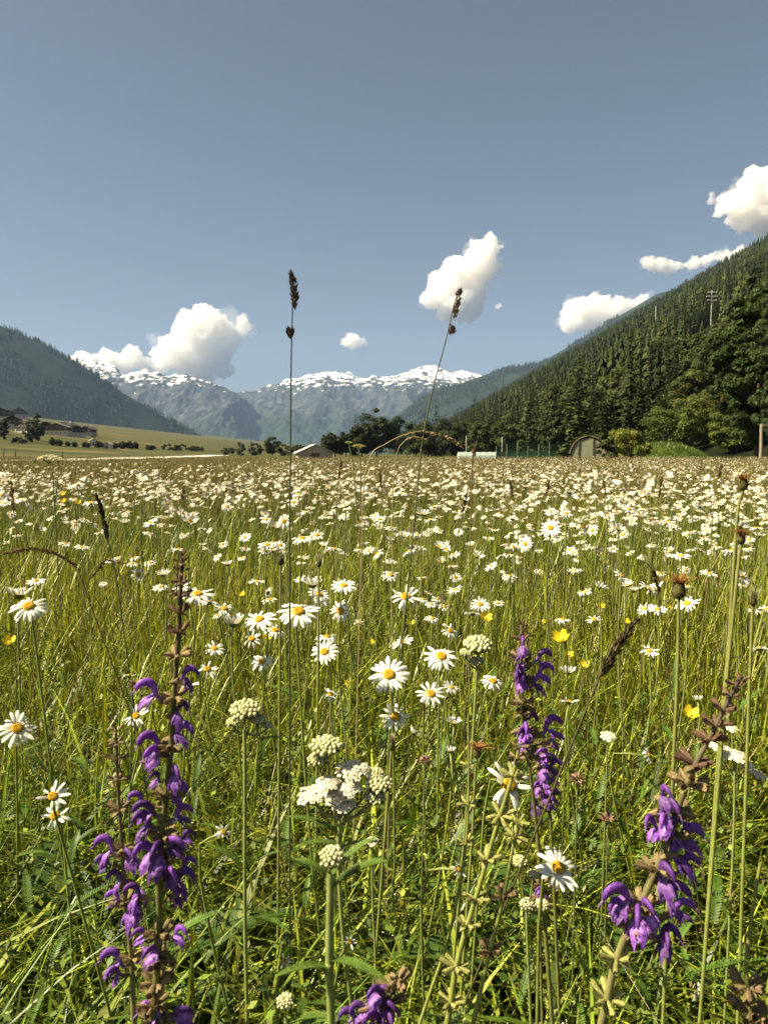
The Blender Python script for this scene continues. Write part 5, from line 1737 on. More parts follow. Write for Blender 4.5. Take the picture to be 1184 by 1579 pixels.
class Spike:
    """a sage-like flowering stem seen along a photo path at one distance"""
    def __init__(self, name, label, cat, path, Y, rad0, rad1, col0, col1, seed, group=None, Yslope=0.0):
        self.r = np.random.default_rng(seed)
        pts = [at(px, py, Y + Yslope * (path[0][1] - py) / 1000) for px, py in path]
        d = pts[0] - pts[1]; d /= np.linalg.norm(d); d[2] = min(d[2], -0.5)
        gnd = pts[0] + d * ((pts[0][2] + 0.01) / -d[2])
        gnd = np.array([gnd[0], gnd[1], float(H(gnd[0], gnd[1])) - 0.02])
        self.base = gnd
        full = [gnd] + pts
        self.sp = spline(full, 40)
        self.o = thing(name, label, cat, gnd, 0, group)
        g = Geo(); tube(g, self.sp - gnd, np.linspace(rad0, rad1, 40), 8, mixc(col0, col1, np.linspace(0, 1, 40)), False)
        self.stem = g.build('stem', M_STEM, self.o)
        self.pp = np.stack(proj(self.sp), 1)

    def on(self, py):
        """stem point at the photo row py"""
        k = np.argmin(np.abs(self.pp[:, 1] - py) + 1e-3 * np.arange(40))
        k2 = min(max(k + (1 if self.pp[k, 1] > py else -1), 0), 39)
        den = self.pp[k2, 1] - self.pp[k, 1]
        f = 0 if abs(den) < 1e-6 else np.clip((py - self.pp[k, 1]) / den, 0, 1)
        return self.sp[k] * (1 - f) + self.sp[k2] * f

    def put(self, name, me, p, yaw, pitch, roll=0.0, s=1.0, parent=None):
        c = link(name, me, self.o)
        c.matrix_local = Matrix.Translation(Vector(np.asarray(p) - self.base)) @ Matrix.Rotation(yaw, 4, 'Z') @ Matrix.Rotation(-pitch, 4, 'Y') @ Matrix.Rotation(roll, 4, 'X') @ Matrix.Scale(s, 4)
        return c

    def flower(self, px, py, yaw, s=1.0, pitch=0.15, k=None):
        """whole flower with its calyx; (px, py) is the middle of the hood, yaw in degrees (0 = right, 180 = left, -90 = to the viewer)"""
        r = self.r
        q = self.on(py + 14)
        Y = q[1]
        yw = R(yaw)
        ctr = at(px, py, Y + 0.012 * math.sin(yw))
        off = np.array([math.cos(yw) * 0.013, math.sin(yw) * 0.013, 0.009]) * s
        b = ctr - off
        a = b - np.array([math.cos(yw), math.sin(yw), 0.30]) * 0.0088 * s
        me = FLOW[int(r.integers(3)) if k is None else k]
        s = s * 0.79 * self.r.uniform(0.85, 1.08)
        f_ = self.put('flower', me[0], b, yw, pitch + r.normal(0, 0.10), r.normal(0, 0.18), s)
        lo = link('lower_lip', me[1], f_)
        lo.rotation_euler = (0, r.normal(0.0, 0.15), 0)
        self.put('calyx', CAL_ME[int(r.integers(3))], a, yw, 0.35, r.uniform(0, 6), s * 1.05)
        g = Geo(); tube(g, spline([q, (q + a) / 2 + np.array([0, 0, -0.001]), a + (b - a) * 0.15], 4) - self.base, 0.0008, 5, CAL_B * 0.9, False)
        g.build('pedicel', M_STEM, self.o)

    def whorl(self, py, n=6, s=1.0, kind='brown', pitch=0.25, yaw0=None, bracts=True):
        r = self.r
        p = self.on(py)
        me = {'brown': CAL_ME, 'pale': CALP, 'dark': CALD}[kind]
        y0 = r.uniform(0, 6.28) if yaw0 is None else yaw0
        for k in range(n):
            yw = y0 + k * 6.283 / n + r.normal(0, 0.2)
            d = np.array([math.cos(yw), math.sin(yw), 0.1]) * 0.0022
            self.put('calyx', me[int(r.integers(len(me)))], p + d, yw, pitch + r.normal(0, 0.25), r.uniform(0, 6), s * r.uniform(0.55, 0.85))
        if bracts:
            for k in range(2):
                yw = y0 + math.pi * k + 0.5
                self.put('bract', BRP_ME if kind == 'pale' else BRA_ME, p - np.array([0, 0, 0.001]), yw, -0.1, 0, s * 0.7)


SG = 'purple meadow sages in the near grass'
DK, GR = np.array([0.060, 0.035, 0.030]), np.array([0.19, 0.20, 0.05])

# tall left sage
s = Spike('meadow_sage', 'tall purple sage with a long brown tip, the taller of the left pair', 'sage', [(236, 1600), (246, 1440), (246, 1330), (262, 1180), (270, 1060), (277, 960), (281, 852)], 0.50, 0.0030, 0.0013, GR, DK, 11, SG)
for px, py, yw, sc in [(218, 1062, 195, 1.0), (284, 1092, -35, 0.85), (222, 1140, 205, 1.05), (229, 1158, 235, 0.85), (287, 1125, -20, 0.9), (274, 1190, -55, 0.9), (283, 1215, -15, 0.9),
                       (216, 1243, 190, 0.95), (214, 1268, 215, 0.8), (289, 1250, 15, 0.8), (218, 1312, 225, 0.95), (238, 1318, -100, 1.05), (281, 1300, -25, 1.0), (272, 1345, -50, 1.0), (288, 1352, -10, 0.9),
                       (297, 1035, -5, 0.75), (284, 1436, -20, 0.8), (228, 1468, 230, 0.8), (219, 1560, 200, 1.1), (292, 1556, -10, 1.0)]:
    s.flower(px, py, yw, sc)
for px, py, yw, sc in [(206, 1228, 185, 0.7), (296, 1285, 0, 0.7), (200, 1375, 195, 0.7), (283, 1378, -20, 0.7), (212, 1440, 200, 0.65), (296, 1330, 5, 0.65), (232, 1200, 230, 0.6)]:
    s.flower(px, py, yw, sc)
for py, n, sc in [(1010, 5, 0.95), (1075, 6, 1), (1150, 6, 1), (1225, 6, 1.0), (1290, 6, 1.05), (1345, 5, 1.05), (1440, 6, 1.15), (1480, 8, 1.15), (1516, 8, 1.1), (1550, 8, 1.15), (1575, 6, 1.1)]:
    s.whorl(py, n, sc, 'brown')
for py, n, sc in [(975, 5, 0.85), (945, 5, 0.8), (918, 5, 0.7), (897, 4, 0.62), (880, 4, 0.55), (866, 3, 0.5), (855, 3, 0.42)]:
    s.whorl(py, n, sc, 'dark', 0.7)

# lower left sage
s = Spike('meadow_sage', 'lower purple sage on a thin yellowish stem at the far left of the pair', 'sage', [(208, 1600), (203, 1480), (195, 1400), (188, 1300), (182, 1200), (179, 1120)], 0.52, 0.0024, 0.0009, np.array([0.26, 0.25, 0.09]), DK * 1.5, 12, SG)
for px, py, yw, sc in [(156, 1303, 185, 0.85), (152, 1326, 200, 0.7), (172, 1350, 205, 0.75), (168, 1380, 190, 0.7), (205, 1398, -70, 1.0), (216, 1385, -30, 0.85), (205, 1318, -50, 0.8), (166, 1478, 190, 0.95), (172, 1500, 215, 0.65), (228, 1472, -60, 0.7)]:
    s.flower(px, py, yw, sc)
for py, n, sc in [(1478, 5, 0.95), (1390, 6, 0.95), (1308, 5, 0.9), (1248, 5, 0.85), (1202, 4, 0.8), (1170, 4, 0.7), (1145, 4, 0.6), (1126, 3, 0.5)]:
    s.whorl(py, n, sc, 'brown', 0.35)

# middle sage
s = Spike('meadow_sage', 'purple sage right of the middle, its whorls facing right over the big half covered daisy', 'sage', [(850, 1560), (832, 1330), (822, 1230), (812, 1150), (804, 1060), (806, 962)], 0.62, 0.0022, 0.0009, GR, DK, 13, SG)
for px, py, yw, sc in [(806, 992, -100, 0.7), (845, 1006, 5, 1.0), (847, 1032, -20, 0.9), (798, 1020, 215, 0.7), (801, 1046, 235, 0.85), (838, 1050, -30, 0.85), (800, 1034, -120, 0.8),
                       (822, 1106, 20, 1.0), (812, 1126, -95, 1.0), (800, 1130, 220, 0.8), (858, 1118, 0, 0.95), (862, 1136, -20, 0.7), (806, 1142, -110, 0.8)]:
    s.flower(px, py, yw, sc)
for py, n, sc in [(1016, 6, 0.9), (1050, 6, 0.9), (1085, 7, 1.0), (1100, 6, 0.9), (1135, 7, 1.0), (1165, 5, 0.9)]:
    s.whorl(py, n, sc, 'brown')
for py, n, sc in [(985, 4, 0.7), (972, 3, 0.5), (963, 3, 0.4)]:
    s.whorl(py, n, sc, 'dark', 0.8)
s = Spike('meadow_sage', 'slender side sage of small dark purple whorls under the middle one', 'sage', [(862, 1560), (852, 1330), (846, 1230), (838, 1130), (836, 1120)], 0.64, 0.0018, 0.0008, GR, DK, 14, SG)
for px, py, yw, sc in [(852, 1168, 5, 0.85), (840, 1182, -100, 0.8), (860, 1178, -10, 0.75), (848, 1205, -40, 0.7), (862, 1196, 10, 0.6), (846, 1226, -60, 0.75), (858, 1218, -10, 0.7), (826, 1212, 215, 0.6), (824, 1240, 235, 0.7), (832, 1160, 200, 0.7), (856, 1238, -10, 0.55)]:
    s.flower(px, py, yw, sc)
for py, n, sc in [(1150, 5, 0.8), (1190, 5, 0.8), (1225, 5, 0.75)]:
    s.whorl(py, n, sc, 'dark')

# right sage leaning right
s = Spike('meadow_sage', 'purple sage leaning right with a long bare brown tip at the right', 'sage', [(922, 1600), (950, 1480), (985, 1400), (1020, 1320), (1060, 1205), (1095, 1135), (1118, 1090), (1142, 1042)], 0.47, 0.0030, 0.0012, np.array([0.24, 0.23, 0.08]), DK, 15, SG)
for px, py, yw, sc in [(946, 1372, 190, 1.15), (948, 1394, 205, 0.85), (984, 1418, -110, 1.05), (1070, 1290, 10, 1.1), (1062, 1312, -25, 1.1), (1072, 1330, -5, 0.95), (1032, 1226, -80, 0.8), (1022, 1268, 235, 0.85), (1036, 1250, -60, 0.85),
                       (1034, 1352, -75, 1.0), (1054, 1374, -20, 1.25), (1062, 1400, -10, 0.9), (1040, 1440, -40, 0.95), (1026, 1455, -100, 0.8), (1008, 1402, -80, 1.0), (1002, 1276, 215, 0.8), (1052, 1272, -20, 0.95)]:
    s.flower(px, py, yw, sc)
for py, n, sc in [(1430, 6, 1.1), (1395, 6, 1.1), (1340, 6, 1.1), (1290, 6, 1.1), (1250, 6, 1.0)]:
    s.whorl(py, n, sc, 'brown')
for py, n, sc in [(1478, 6, 1.2), (1540, 8, 1.35)]:
    s.whorl(py, n, sc, 'pale')
for py, n, sc in [(1208, 6, 1.15), (1178, 6, 1.2), (1140, 5, 1.05), (1118, 5, 0.95), (1094, 5, 0.9), (1072, 4, 0.75), (1056, 4, 0.6), (1046, 3, 0.45)]:
    s.whorl(py, n, sc, 'dark' if py < 1200 else 'brown', 0.35)

# low sage at the bottom
s = Spike('meadow_sage', 'low sage with one open purple flower and brown calyxes cut by the bottom edge', 'sage', [(575, 1610), (590, 1560), (612, 1510)], 0.46, 0.0026, 0.0014, GR, DK, 16, SG)
for px, py, yw, sc in [(600, 1530, 5, 1.0), (573, 1534, 220, 0.75), (604, 1552, -30, 0.8), (548, 1552, 190, 0.8), (566, 1572, 215, 0.9), (600, 1578, -60, 0.8), (532, 1568, 190, 0.7)]:
    s.flower(px, py, yw, sc)
for py, n, sc in [(1572, 6, 1.0), (1545, 6, 1.1), (1522, 5, 1.15), (1508, 4, 0.9)]:
    s.whorl(py, n, sc, 'brown', 0.3)
s = Spike('meadow_sage', 'small purple sage peeping out under the big near daisy', 'sage', [(834, 1500), (832, 1420), (832, 1355)], 0.66, 0.0016, 0.0009, GR, DK, 17, SG)
for px, py, yw, sc in [(828, 1370, 200, 0.6), (838, 1384, -30, 0.6)]:
    s.flower(px, py, yw, sc)
for py, n, sc in [(1362, 4, 0.7), (1385, 5, 0.7)]:
    s.whorl(py, n, sc, 'brown')

# faded whorled stems
FG = 'faded stems with pale whorls'
PG = np.array([0.27, 0.29, 0.07])
s = Spike('faded_sage', 'faded pale green stem with cream whorls rising over the big half covered daisy', 'herb', [(686, 1600), (706, 1480), (738, 1370), (764, 1280), (792, 1190), (800, 1150)], 0.50, 0.0024, 0.0011, PG, PG * 0.9, 21, FG)
for py, n, sc, k in [(1196, 7, 0.85, 'pale'), (1168, 5, 0.6, 'brown'), (1148, 4, 0.5, 'brown'), (1258, 7, 1.0, 'pale'), (1325, 7, 1.0, 'pale'), (1385, 7, 1.0, 'pale'), (1425, 6, 0.9, 'pale'), (1490, 8, 1.05, 'pale'), (1545, 7, 1.0, 'pale')]:
    s.whorl(py, n, sc, k)
s = Spike('faded_sage', 'faded yellowish stem with small dry whorls just right of the cream whorled one', 'herb', [(724, 1600), (752, 1480), (776, 1385), (792, 1300), (800, 1268)], 0.53, 0.0021, 0.0010, PG, PG * 0.9, 22, FG)
for py, n, sc, k in [(1290, 7, 0.9, 'pale'), (1268, 5, 0.7, 'pale'), (1382, 6, 0.9, 'brown'), (1466, 6, 0.9, 'brown')]:
    s.whorl(py, n, sc, k)
s = Spike('faded_sage', 'faded stem with brown whorls low in the bottom right corner', 'herb', [(1176, 1640), (1160, 1570), (1150, 1500), (1160, 1400), (1172, 1330)], 0.47, 0.0022, 0.0010, np.array([0.22, 0.19, 0.07]), PG * 0.8, 23, FG)
for py, n, sc, k in [(1522, 7, 1.2, 'brown'), (1560, 8, 1.3, 'brown')]:
    s.whorl(py, n, sc, k)
s = Spike('faded_sage', 'thin faded stem with few pale calyxes between the yarrow stem and the cream whorls', 'herb', [(640, 1600), (690, 1450), (714, 1330), (722, 1240), (722, 1100)], 0.58, 0.0017, 0.0008, PG, PG * 0.9, 24, FG)
for py, n, sc, k in [(1240, 6, 0.8, 'pale'), (1300, 5, 0.8, 'pale'), (1180, 5, 0.6, 'pale')]:
    s.whorl(py, n, sc, k)


# ------------------------------------------------------------------ yarrow
def yarrow_bud(seed, rad, n=46, col=(0.56, 0.54, 0.28), dome=0.62):
    """packed dome of closed florets"""
    r = np.random.default_rng(seed)
    g = Geo()
    bm = bmesh.new(); bmesh.ops.create_icosphere(bm, subdivisions=2, radius=1.0)
    bv = np.array([v.co[:] for v in bm.verts]); bf = np.array([[v.index for v in f.verts] for f in bm.faces]); bm.free()
    for k in range(n):
        t = math.sqrt((k + 0.5) / n); a = k * 2.39996
        p = np.array([rad * t * math.cos(a), rad * t * math.sin(a), rad * dome * math.sqrt(max(0.0, 1 - t * t * 0.92))]) + r.normal(0, rad * 0.03, 3)
        s = rad / math.sqrt(n) * r.uniform(0.85, 1.1)
        g.add(bv * np.array([s, s, s * 1.25]) + p, bf, mixc(np.array(col) * np.array([0.55, 0.62, 0.5]), np.array(col) * r.uniform(0.9, 1.2), np.clip(bv[:, 2] * 0.5 + 0.55, 0, 1)))
    th = np.linspace(0, 2 * np.pi, 13)[:-1]      # green underside gathering into the stalk
    rg = [(0.0012, -rad * 0.55), (rad * 0.5, -rad * 0.1), (rad * 0.95, rad * 0.14)]
    v = np.concatenate([np.stack([q * np.cos(th), q * np.sin(th), np.full(12, z)], 1) for q, z in rg])
    g.add(v, [[i * 12 + j, i * 12 + (j + 1) % 12, (i + 1) * 12 + (j + 1) % 12, (i + 1) * 12 + j] for i in range(2) for j in range(12)], (0.13, 0.15, 0.05))
    return g


def yarrow_open(seed, rad, n=26):
    """flat-topped cluster of opened five-rayed white florets"""
    r = np.random.default_rng(seed)
    g = Geo()
    for k in range(n):
        t = math.sqrt((k + 0.5) / n); a = k * 2.39996 + r.normal(0, 0.1)
        p = np.array([rad * t * math.cos(a), rad * t * math.sin(a), rad * 0.30 * (1 - t * t) + r.normal(0, rad * 0.05)])
        nrm = np.array([p[0] * 0.6 / rad, p[1] * 0.6 / rad, 1.0]) + r.normal(0, 0.16, 3)
        M = np.array(frame_from(nrm / np.linalg.norm(nrm), r.uniform(0, 6)))[:3, :3]
        s = rad / math.sqrt(n) * 1.32
        for j in range(5):
            th = j * 6.283 / 5
            c_, s_ = math.cos(th), math.sin(th)
            v = np.array([(0.25, -0.2, 0.05), (0.25, 0.2, 0.05), (0.75, 0.44, 0.12), (1.08, 0.16, 0.0), (1.0, 0, 0.02), (1.08, -0.16, 0.0), (0.75, -0.44, 0.12)])
            v = np.stack([v[:, 0] * c_ - v[:, 1] * s_, v[:, 0] * s_ + v[:, 1] * c_, v[:, 2]], 1) * s
            g.add(v @ M.T + p, [[0, 1, 2, 6], [2, 3, 4, 6], [6, 4, 5, 6]][:2], (0.86, 0.81, 0.64)); g.more([[6, 4, 5]])
        for j in range(4):                        # raised disc florets
            q = p + M @ np.array([0.16 * math.cos(j * 1.57), 0.16 * math.sin(j * 1.57), 0.12]) * s
            e = s * 0.2
            g.add([q + (e, 0, 0), q + (0, e, 0), q + (-e, 0, 0), q + (0, -e, 0), q + (0, 0, e * 1.8)], [[0, 1, 4], [1, 2, 4], [2, 3, 4], [3, 0, 4]], (0.50, 0.45, 0.25))
    for j in range(n):                            # stalks under the florets
        t = math.sqrt((j + 0.5) / n); a = j * 2.39996
        tube(g, [(0, 0, -rad * 0.9), (rad * t * math.cos(a) * 0.97, rad * t * math.sin(a) * 0.97, rad * 0.28 * (1 - t * t) - 0.0006)], rad * 0.045, 4, (0.20, 0.22, 0.08), False)
    return g


def yarrow(label, stem_px, Y, heads, seed, leaves=(), group='white and budding yarrow in the grass', rad=0.0019):
    r = np.random.default_rng(seed)
    s = Spike('yarrow', label, 'yarrow', stem_px, Y, rad, rad * 0.85, np.array([0.19, 0.24, 0.055]), np.array([0.26, 0.29, 0.09]), seed, group)
    top = s.sp[-1]
    for i, (px, py, rp, kind) in enumerate(heads):
        p = at(px, py, Y + r.uniform(-0.006, 0.006)); rad_ = rp / F * Y
        if kind == 'bud': gg = yarrow_bud(seed * 10 + i, rad_, 44)
        elif kind == 'tightbud': gg = yarrow_bud(seed * 10 + i, rad_, 34, (0.62, 0.58, 0.33), 0.95)
        else: gg = yarrow_open(seed * 10 + i, rad_, 30)
        d = p - top; d[2] = abs(d[2]) + 0.03; d = d / np.linalg.norm(d) * 0.5 + np.array([0, -0.40, 1.0]); d /= np.linalg.norm(d)
        h_ = gg.build('flower_head', M_DISC if kind != 'open' else M_PETAL, s.o)
        h_.matrix_local = Matrix.Translation(Vector(p - s.base)) @ frame_from(d, 0)
        if len(heads) > 1:
            g = Geo(); e = p - d * rad_ * 0.5; st = s.sp[-1] - (s.sp[-1] - s.sp[-4]) * r.uniform(0.0, 0.6)
            tube(g, spline([st, st * 0.45 + e * 0.55 + np.array([0, 0, -0.004]), e], 6) - s.base, rad * 0.5, 6, (0.20, 0.22, 0.08), False); g.build('branch', M_STEM, s.o)
    for py, az, el, L_ in leaves:
        g = Geo(); feather(g, s.on(py) - s.base, R(az), el + 0.15, L_ * 0.72, np.array([0.10, 0.16, 0.022]), r, 0.7, 0.095); g.build('leaf', M_LEAF, s.o, False)
    return s


yarrow('broad white yarrow cluster with open and budding heads at the lower centre', [(548, 1600), (530, 1450), (522, 1330), (524, 1262)], 0.56,
       [(480, 1226, 22, 'open'), (519, 1222, 26, 'open'), (545, 1187, 25, 'open'), (504, 1208, 18, 'open'), (503, 1156, 25, 'bud'), (583, 1212, 22, 'bud'), (490, 1174, 16, 'bud'), (577, 1232, 18, 'bud'), (530, 1240, 18, 'open'), (541, 1215, 18, 'open'), (578, 1196, 15, 'bud')], 31,
       ((1285, 175, 0.5, 0.06), (1300, 200, 0.3, 0.05), (1310, 10, 0.3, 0.05)))
yarrow('single tight cream yarrow bud on a thick stem at the bottom centre', [(512, 1620), (508, 1480), (510, 1345)], 0.38,
       [(512, 1327, 20, 'tightbud')], 32, ((1370, -8, 0.75, 0.05), (1372, 20, 0.6, 0.045), (1480, -30, 0.25, 0.05), (1352, 15, 0.85, 0.045), (1352, 170, 0.6, 0.03), (1490, 200, 0.3, 0.04)), rad=0.0024)
yarrow('pale green domed yarrow bud on a straight stem left of the centre', [(382, 1600), (378, 1400), (378, 1200), (377, 1125)], 0.64,
       [(378, 1100, 24, 'bud'), (360, 1115, 11, 'bud'), (398, 1112, 13, 'bud'), (412, 1120, 9, 'bud')], 33, ((1150, -10, 0.5, 0.05), (1340, 170, 0.7, 0.06), (1340, 0, 0.7, 0.05)), rad=0.0019)
yarrow('flat brownish yarrow bud right above the wide ragged daisy', [(715, 1300), (728, 1150), (736, 1020)], 0.75,
       [(736, 999, 22, 'bud'), (718, 1008, 10, 'bud'), (735, 1022, 12, 'bud')], 34, rad=0.0015)
yarrow('white yarrow umbels edge-on behind the brown tip of the right sage', [(1120, 1500), (1130, 1300), (1132, 1190)], 0.70,
       [(1105, 1150, 11, 'open'), (1120, 1160, 15, 'open'), (1136, 1166, 15, 'open'), (1150, 1178, 12, 'open'), (1128, 1123, 9, 'open'), (1168, 1194, 12, 'open'), (1098, 1146, 8, 'open')], 35, rad=0.0014)
yarrow('small round white clover-like yarrow head in the right grass', [(930, 1330), (934, 1220), (936, 1150)], 0.85, [(937, 1135, 12, 'open')], 36, rad=0.0012)
yarrow('low pale yarrow bud near the bottom left of the thick yarrow stem', [(446, 1640), (443, 1600), (441, 1568)], 0.48, [(441, 1548, 14, 'tightbud')], 37, ((1580, -20, 0.6, 0.06), (1590, 10, 0.3, 0.06)), rad=0.0016)
yarrow('small flat white yarrow head right of the single cream bud', [(580, 1500), (575, 1400), (573, 1312)], 0.62, [(574, 1297, 10, 'open')], 38, rad=0.0011)
yarrow('pair of pale yarrow buds under the big near daisy', [(815, 1500), (812, 1430), (812, 1402)], 0.62, [(812, 1398, 12, 'tightbud'), (835, 1398, 11, 'tightbud'), (822, 1350, 10, 'bud'), (800, 1330, 12, 'bud')], 39, rad=0.0014)


# ------------------------------------------------------------------ withered hawkbits, buds and clover
def withered(px, py, wpx, stem_px, Y, label, seed, tilt=(0.0, 0.0), bud=False):
    r = np.random.default_rng(seed)
    s = Spike('hawkbit', label, 'hawkbit', stem_px + [(px, py + wpx * 0.55)], Y, 0.0016, 0.0013, np.array([0.22, 0.25, 0.06]), np.array([0.22, 0.21, 0.06]), seed, 'withered hawkbits on tall stems')
    p = s.sp[-1] - s.base
    k = wpx / F * Y / 0.018
    g = Geo(); th = np.linspace(0, 2 * np.pi, 15)[:-1]
    rings = [(0.0017, -0.001), (0.0048, 0.0015), (0.0056, 0.0055), (0.0044, 0.0100), (0.0040, 0.0118)]
    v = np.concatenate([np.stack([q * (1 + 0.06 * np.cos(7 * th)) * np.cos(th), q * (1 + 0.06 * np.cos(7 * th)) * np.sin(th), np.full(14, z)], 1) for q, z in rings]) * k
    g.add(v + p, [[i * 14 + j, i * 14 + (j + 1) % 14, (i + 1) * 14 + (j + 1) % 14, (i + 1) * 14 + j] for i in range(4) for j in range(14)], (0.11, 0.10, 0.035))
    for q in range(26):
        a = r.uniform(0, 6.28); zz = r.uniform(0.001, 0.010)
        b = np.array([math.cos(a) * 0.0052, math.sin(a) * 0.0052, zz]) * k + p
        d = np.array([math.cos(a) * 0.5, math.sin(a) * 0.5, 0.9]) * 0.003 * k; sd_ = np.array([-math.sin(a), math.cos(a), 0]) * 0.0007 * k
        g.add([b - sd_, b + sd_, b + d], [[0, 1, 2]], (0.10, 0.085, 0.035))
    g.build('involucre', M_CALYX, s.o)
    g = Geo(); n = 95
    base = p + np.array([0, 0, 0.0105 * k]) + np.stack([r.normal(0, 0.0016, n), r.normal(0, 0.0016, n), np.zeros(n)], 1) * k
    col = mixc([0.34, 0.155, 0.035], [0.17, 0.085, 0.04], r.random(n)) * r.uniform(0.7, 1.3, (n, 1))
    if bud: col = mixc([0.40, 0.38, 0.22], [0.26, 0.22, 0.12], r.random(n))
    blades(g, base, r.uniform(0.005, 0.0135, n) * k * (1.3 if bud else 1), np.full(n, 0.0019 * k), r.uniform(0, 6.28, n), np.abs(r.normal(0.15 if bud else 0.6, 0.3, n)), np.abs(r.normal(0.05 if bud else 0.5, 0.5 if not bud else 0.05, n)), 4, col, col * 1.2, r.normal(0, 1.2, n))
    g.build('withered_florets', M_STALK, s.o)


withered(1145, 742, 24, [(1092, 1380), (1108, 1150), (1122, 1000), (1136, 800)], 0.62, 'tallest withered orange hawkbit head standing level with the horizon on the right', 41)
withered(1046, 903, 34, [(1028, 1420), (1036, 1220), (1044, 1040)], 0.54, 'lower withered orange hawkbit head on a thick pale stem on the right', 42)
withered(1142, 826, 22, [(1100, 1300), (1120, 1050), (1137, 880)], 0.58, 'withered orange hawkbit head directly beneath the tallest one', 43)
withered(735, 1156, 22, [(720, 1400), (728, 1290), (733, 1190)], 0.72, 'small orange withered hawkbit head in the grass left of the middle sage', 44)
withered(604, 1146, 18, [(585, 1400), (596, 1260)], 0.75, 'tan closed hawkbit bud below the torn petal daisy', 45, bud=True)
withered(1160, 922, 20, [(1150, 1200), (1156, 1030)], 0.60, 'pale green closed hawkbit bud by the right edge', 46, bud=True)
withered(433, 862, 16, [(430, 1250), (432, 1000)], 0.85, 'slim closed hawkbit bud left of the upright grass stem', 47, bud=True)
withered(492, 866, 14, [(488, 1250), (491, 1000)], 0.95, 'slim closed hawkbit bud right of the upright grass stem', 48, bud=True)


def clover(px, py, wpx, label, seed, col=(0.42, 0.20, 0.14)):
    r = np.random.default_rng(seed)
    Y = 0.8
    s = Spike('clover', label, 'clover', [(px - 4, py + 160), (px, py + wpx * 0.3)], Y, 0.0009, 0.0008, np.array([0.12, 0.14, 0.04]), np.array([0.14, 0.15, 0.05]), seed, 'faded clover heads')
    n = 46; d = rand_dirs(n, r); d[:, 2] = d[:, 2] * 0.7 + 0.35
    k = wpx / F * Y * 0.5
    p = s.sp[-1] - s.base
    g = Geo(); a = d / np.linalg.norm(d, axis=1, keepdims=True); b = np.cross(a, rand_dirs(n, r)); b /= np.linalg.norm(b, axis=1, keepdims=True)
    cc = mixc(np.array(col), np.array([0.45, 0.36, 0.24]), r.random(n)) * r.uniform(0.6, 1.2, (n, 1))
    quads(g, p + a * (k * 0.75), a * (k * 0.5), b * (k * 0.16), cc); quads(g, p + a * (k * 0.7), a * (k * 0.5), np.cross(a, b) * (k * 0.16), cc)
    g.build('flower_head', M_STALK, s.o, False)


clover(890, 1196, 22, 'reddish faded clover head right of the middle sage foot', 51)
clover(937, 1256, 24, 'reddish faded clover head in the grass left of the right sage', 52)
clover(655, 1168, 18, 'tiny reddish faded clover head near the torn petal daisy', 53)
clover(205, 1052, 16, 'brownish faded clover head left of the topmost purple sage flower', 54, (0.25, 0.16, 0.08))


# ------------------------------------------------------------------ tall grasses
def spikelets(g, a, b, rad, n, r, c0, c1, size=0.0032, spread=1.0):
    """dense tuft of scaly spikelets between a and b"""
    a, b = np.asarray(a, float), np.asarray(b, float)
    ax = (b - a) / np.linalg.norm(b - a)
    t = r.random(n)
    prof = np.sin(np.pi * np.clip(0.12 + 0.80 * t, 0, 1)) ** 0.7
    d = rand_dirs(n, r); d -= (d @ ax)[:, None] * ax; d /= np.linalg.norm(d, axis=1, keepdims=True)
    c = a + (b - a) * t[:, None] + d * (rad * prof * r.uniform(0.3, 1.0, n) * spread)[:, None]
    dv = ax + d * r.uniform(0.25, 0.8, n)[:, None]; dv /= np.linalg.norm(dv, axis=1, keepdims=True)
    s = size * r.uniform(0.7, 1.3, n)
    for k in range(2):
        bb = np.cross(dv, d if k == 0 else rand_dirs(n, r)); bb /= np.linalg.norm(bb, axis=1, keepdims=True) + 1e-9
        quads(g, c, dv * s[:, None], bb * (s * 0.30)[:, None], mixc(c0, c1, r.random(n)) * r.uniform(0.7, 1.2, (n, 1)))


def tall_grass(label, path, Y, tufts, seed, col=(0.055, 0.06, 0.04), c0=(0.05, 0.035, 0.035), c1=(0.16, 0.115, 0.08), rad=0.0011, size=0.0034, name='cocksfoot_grass', group='tall seeding grasses'):
    r = np.random.default_rng(seed)
    s = Spike(name, label, 'grass', path, Y, rad, rad * 0.55, np.array(col) * 1.3, np.array(col), seed, group)
    for pa, pb, w_, n in tufts:
        g = Geo()
        spikelets(g, at(*pa, Y) - s.base, at(*pb, Y) - s.base, w_ / F * Y, n, r, np.array(c0), np.array(c1), size)
        g.build('seed_tuft', M_STALK, s.o, False)
    return s


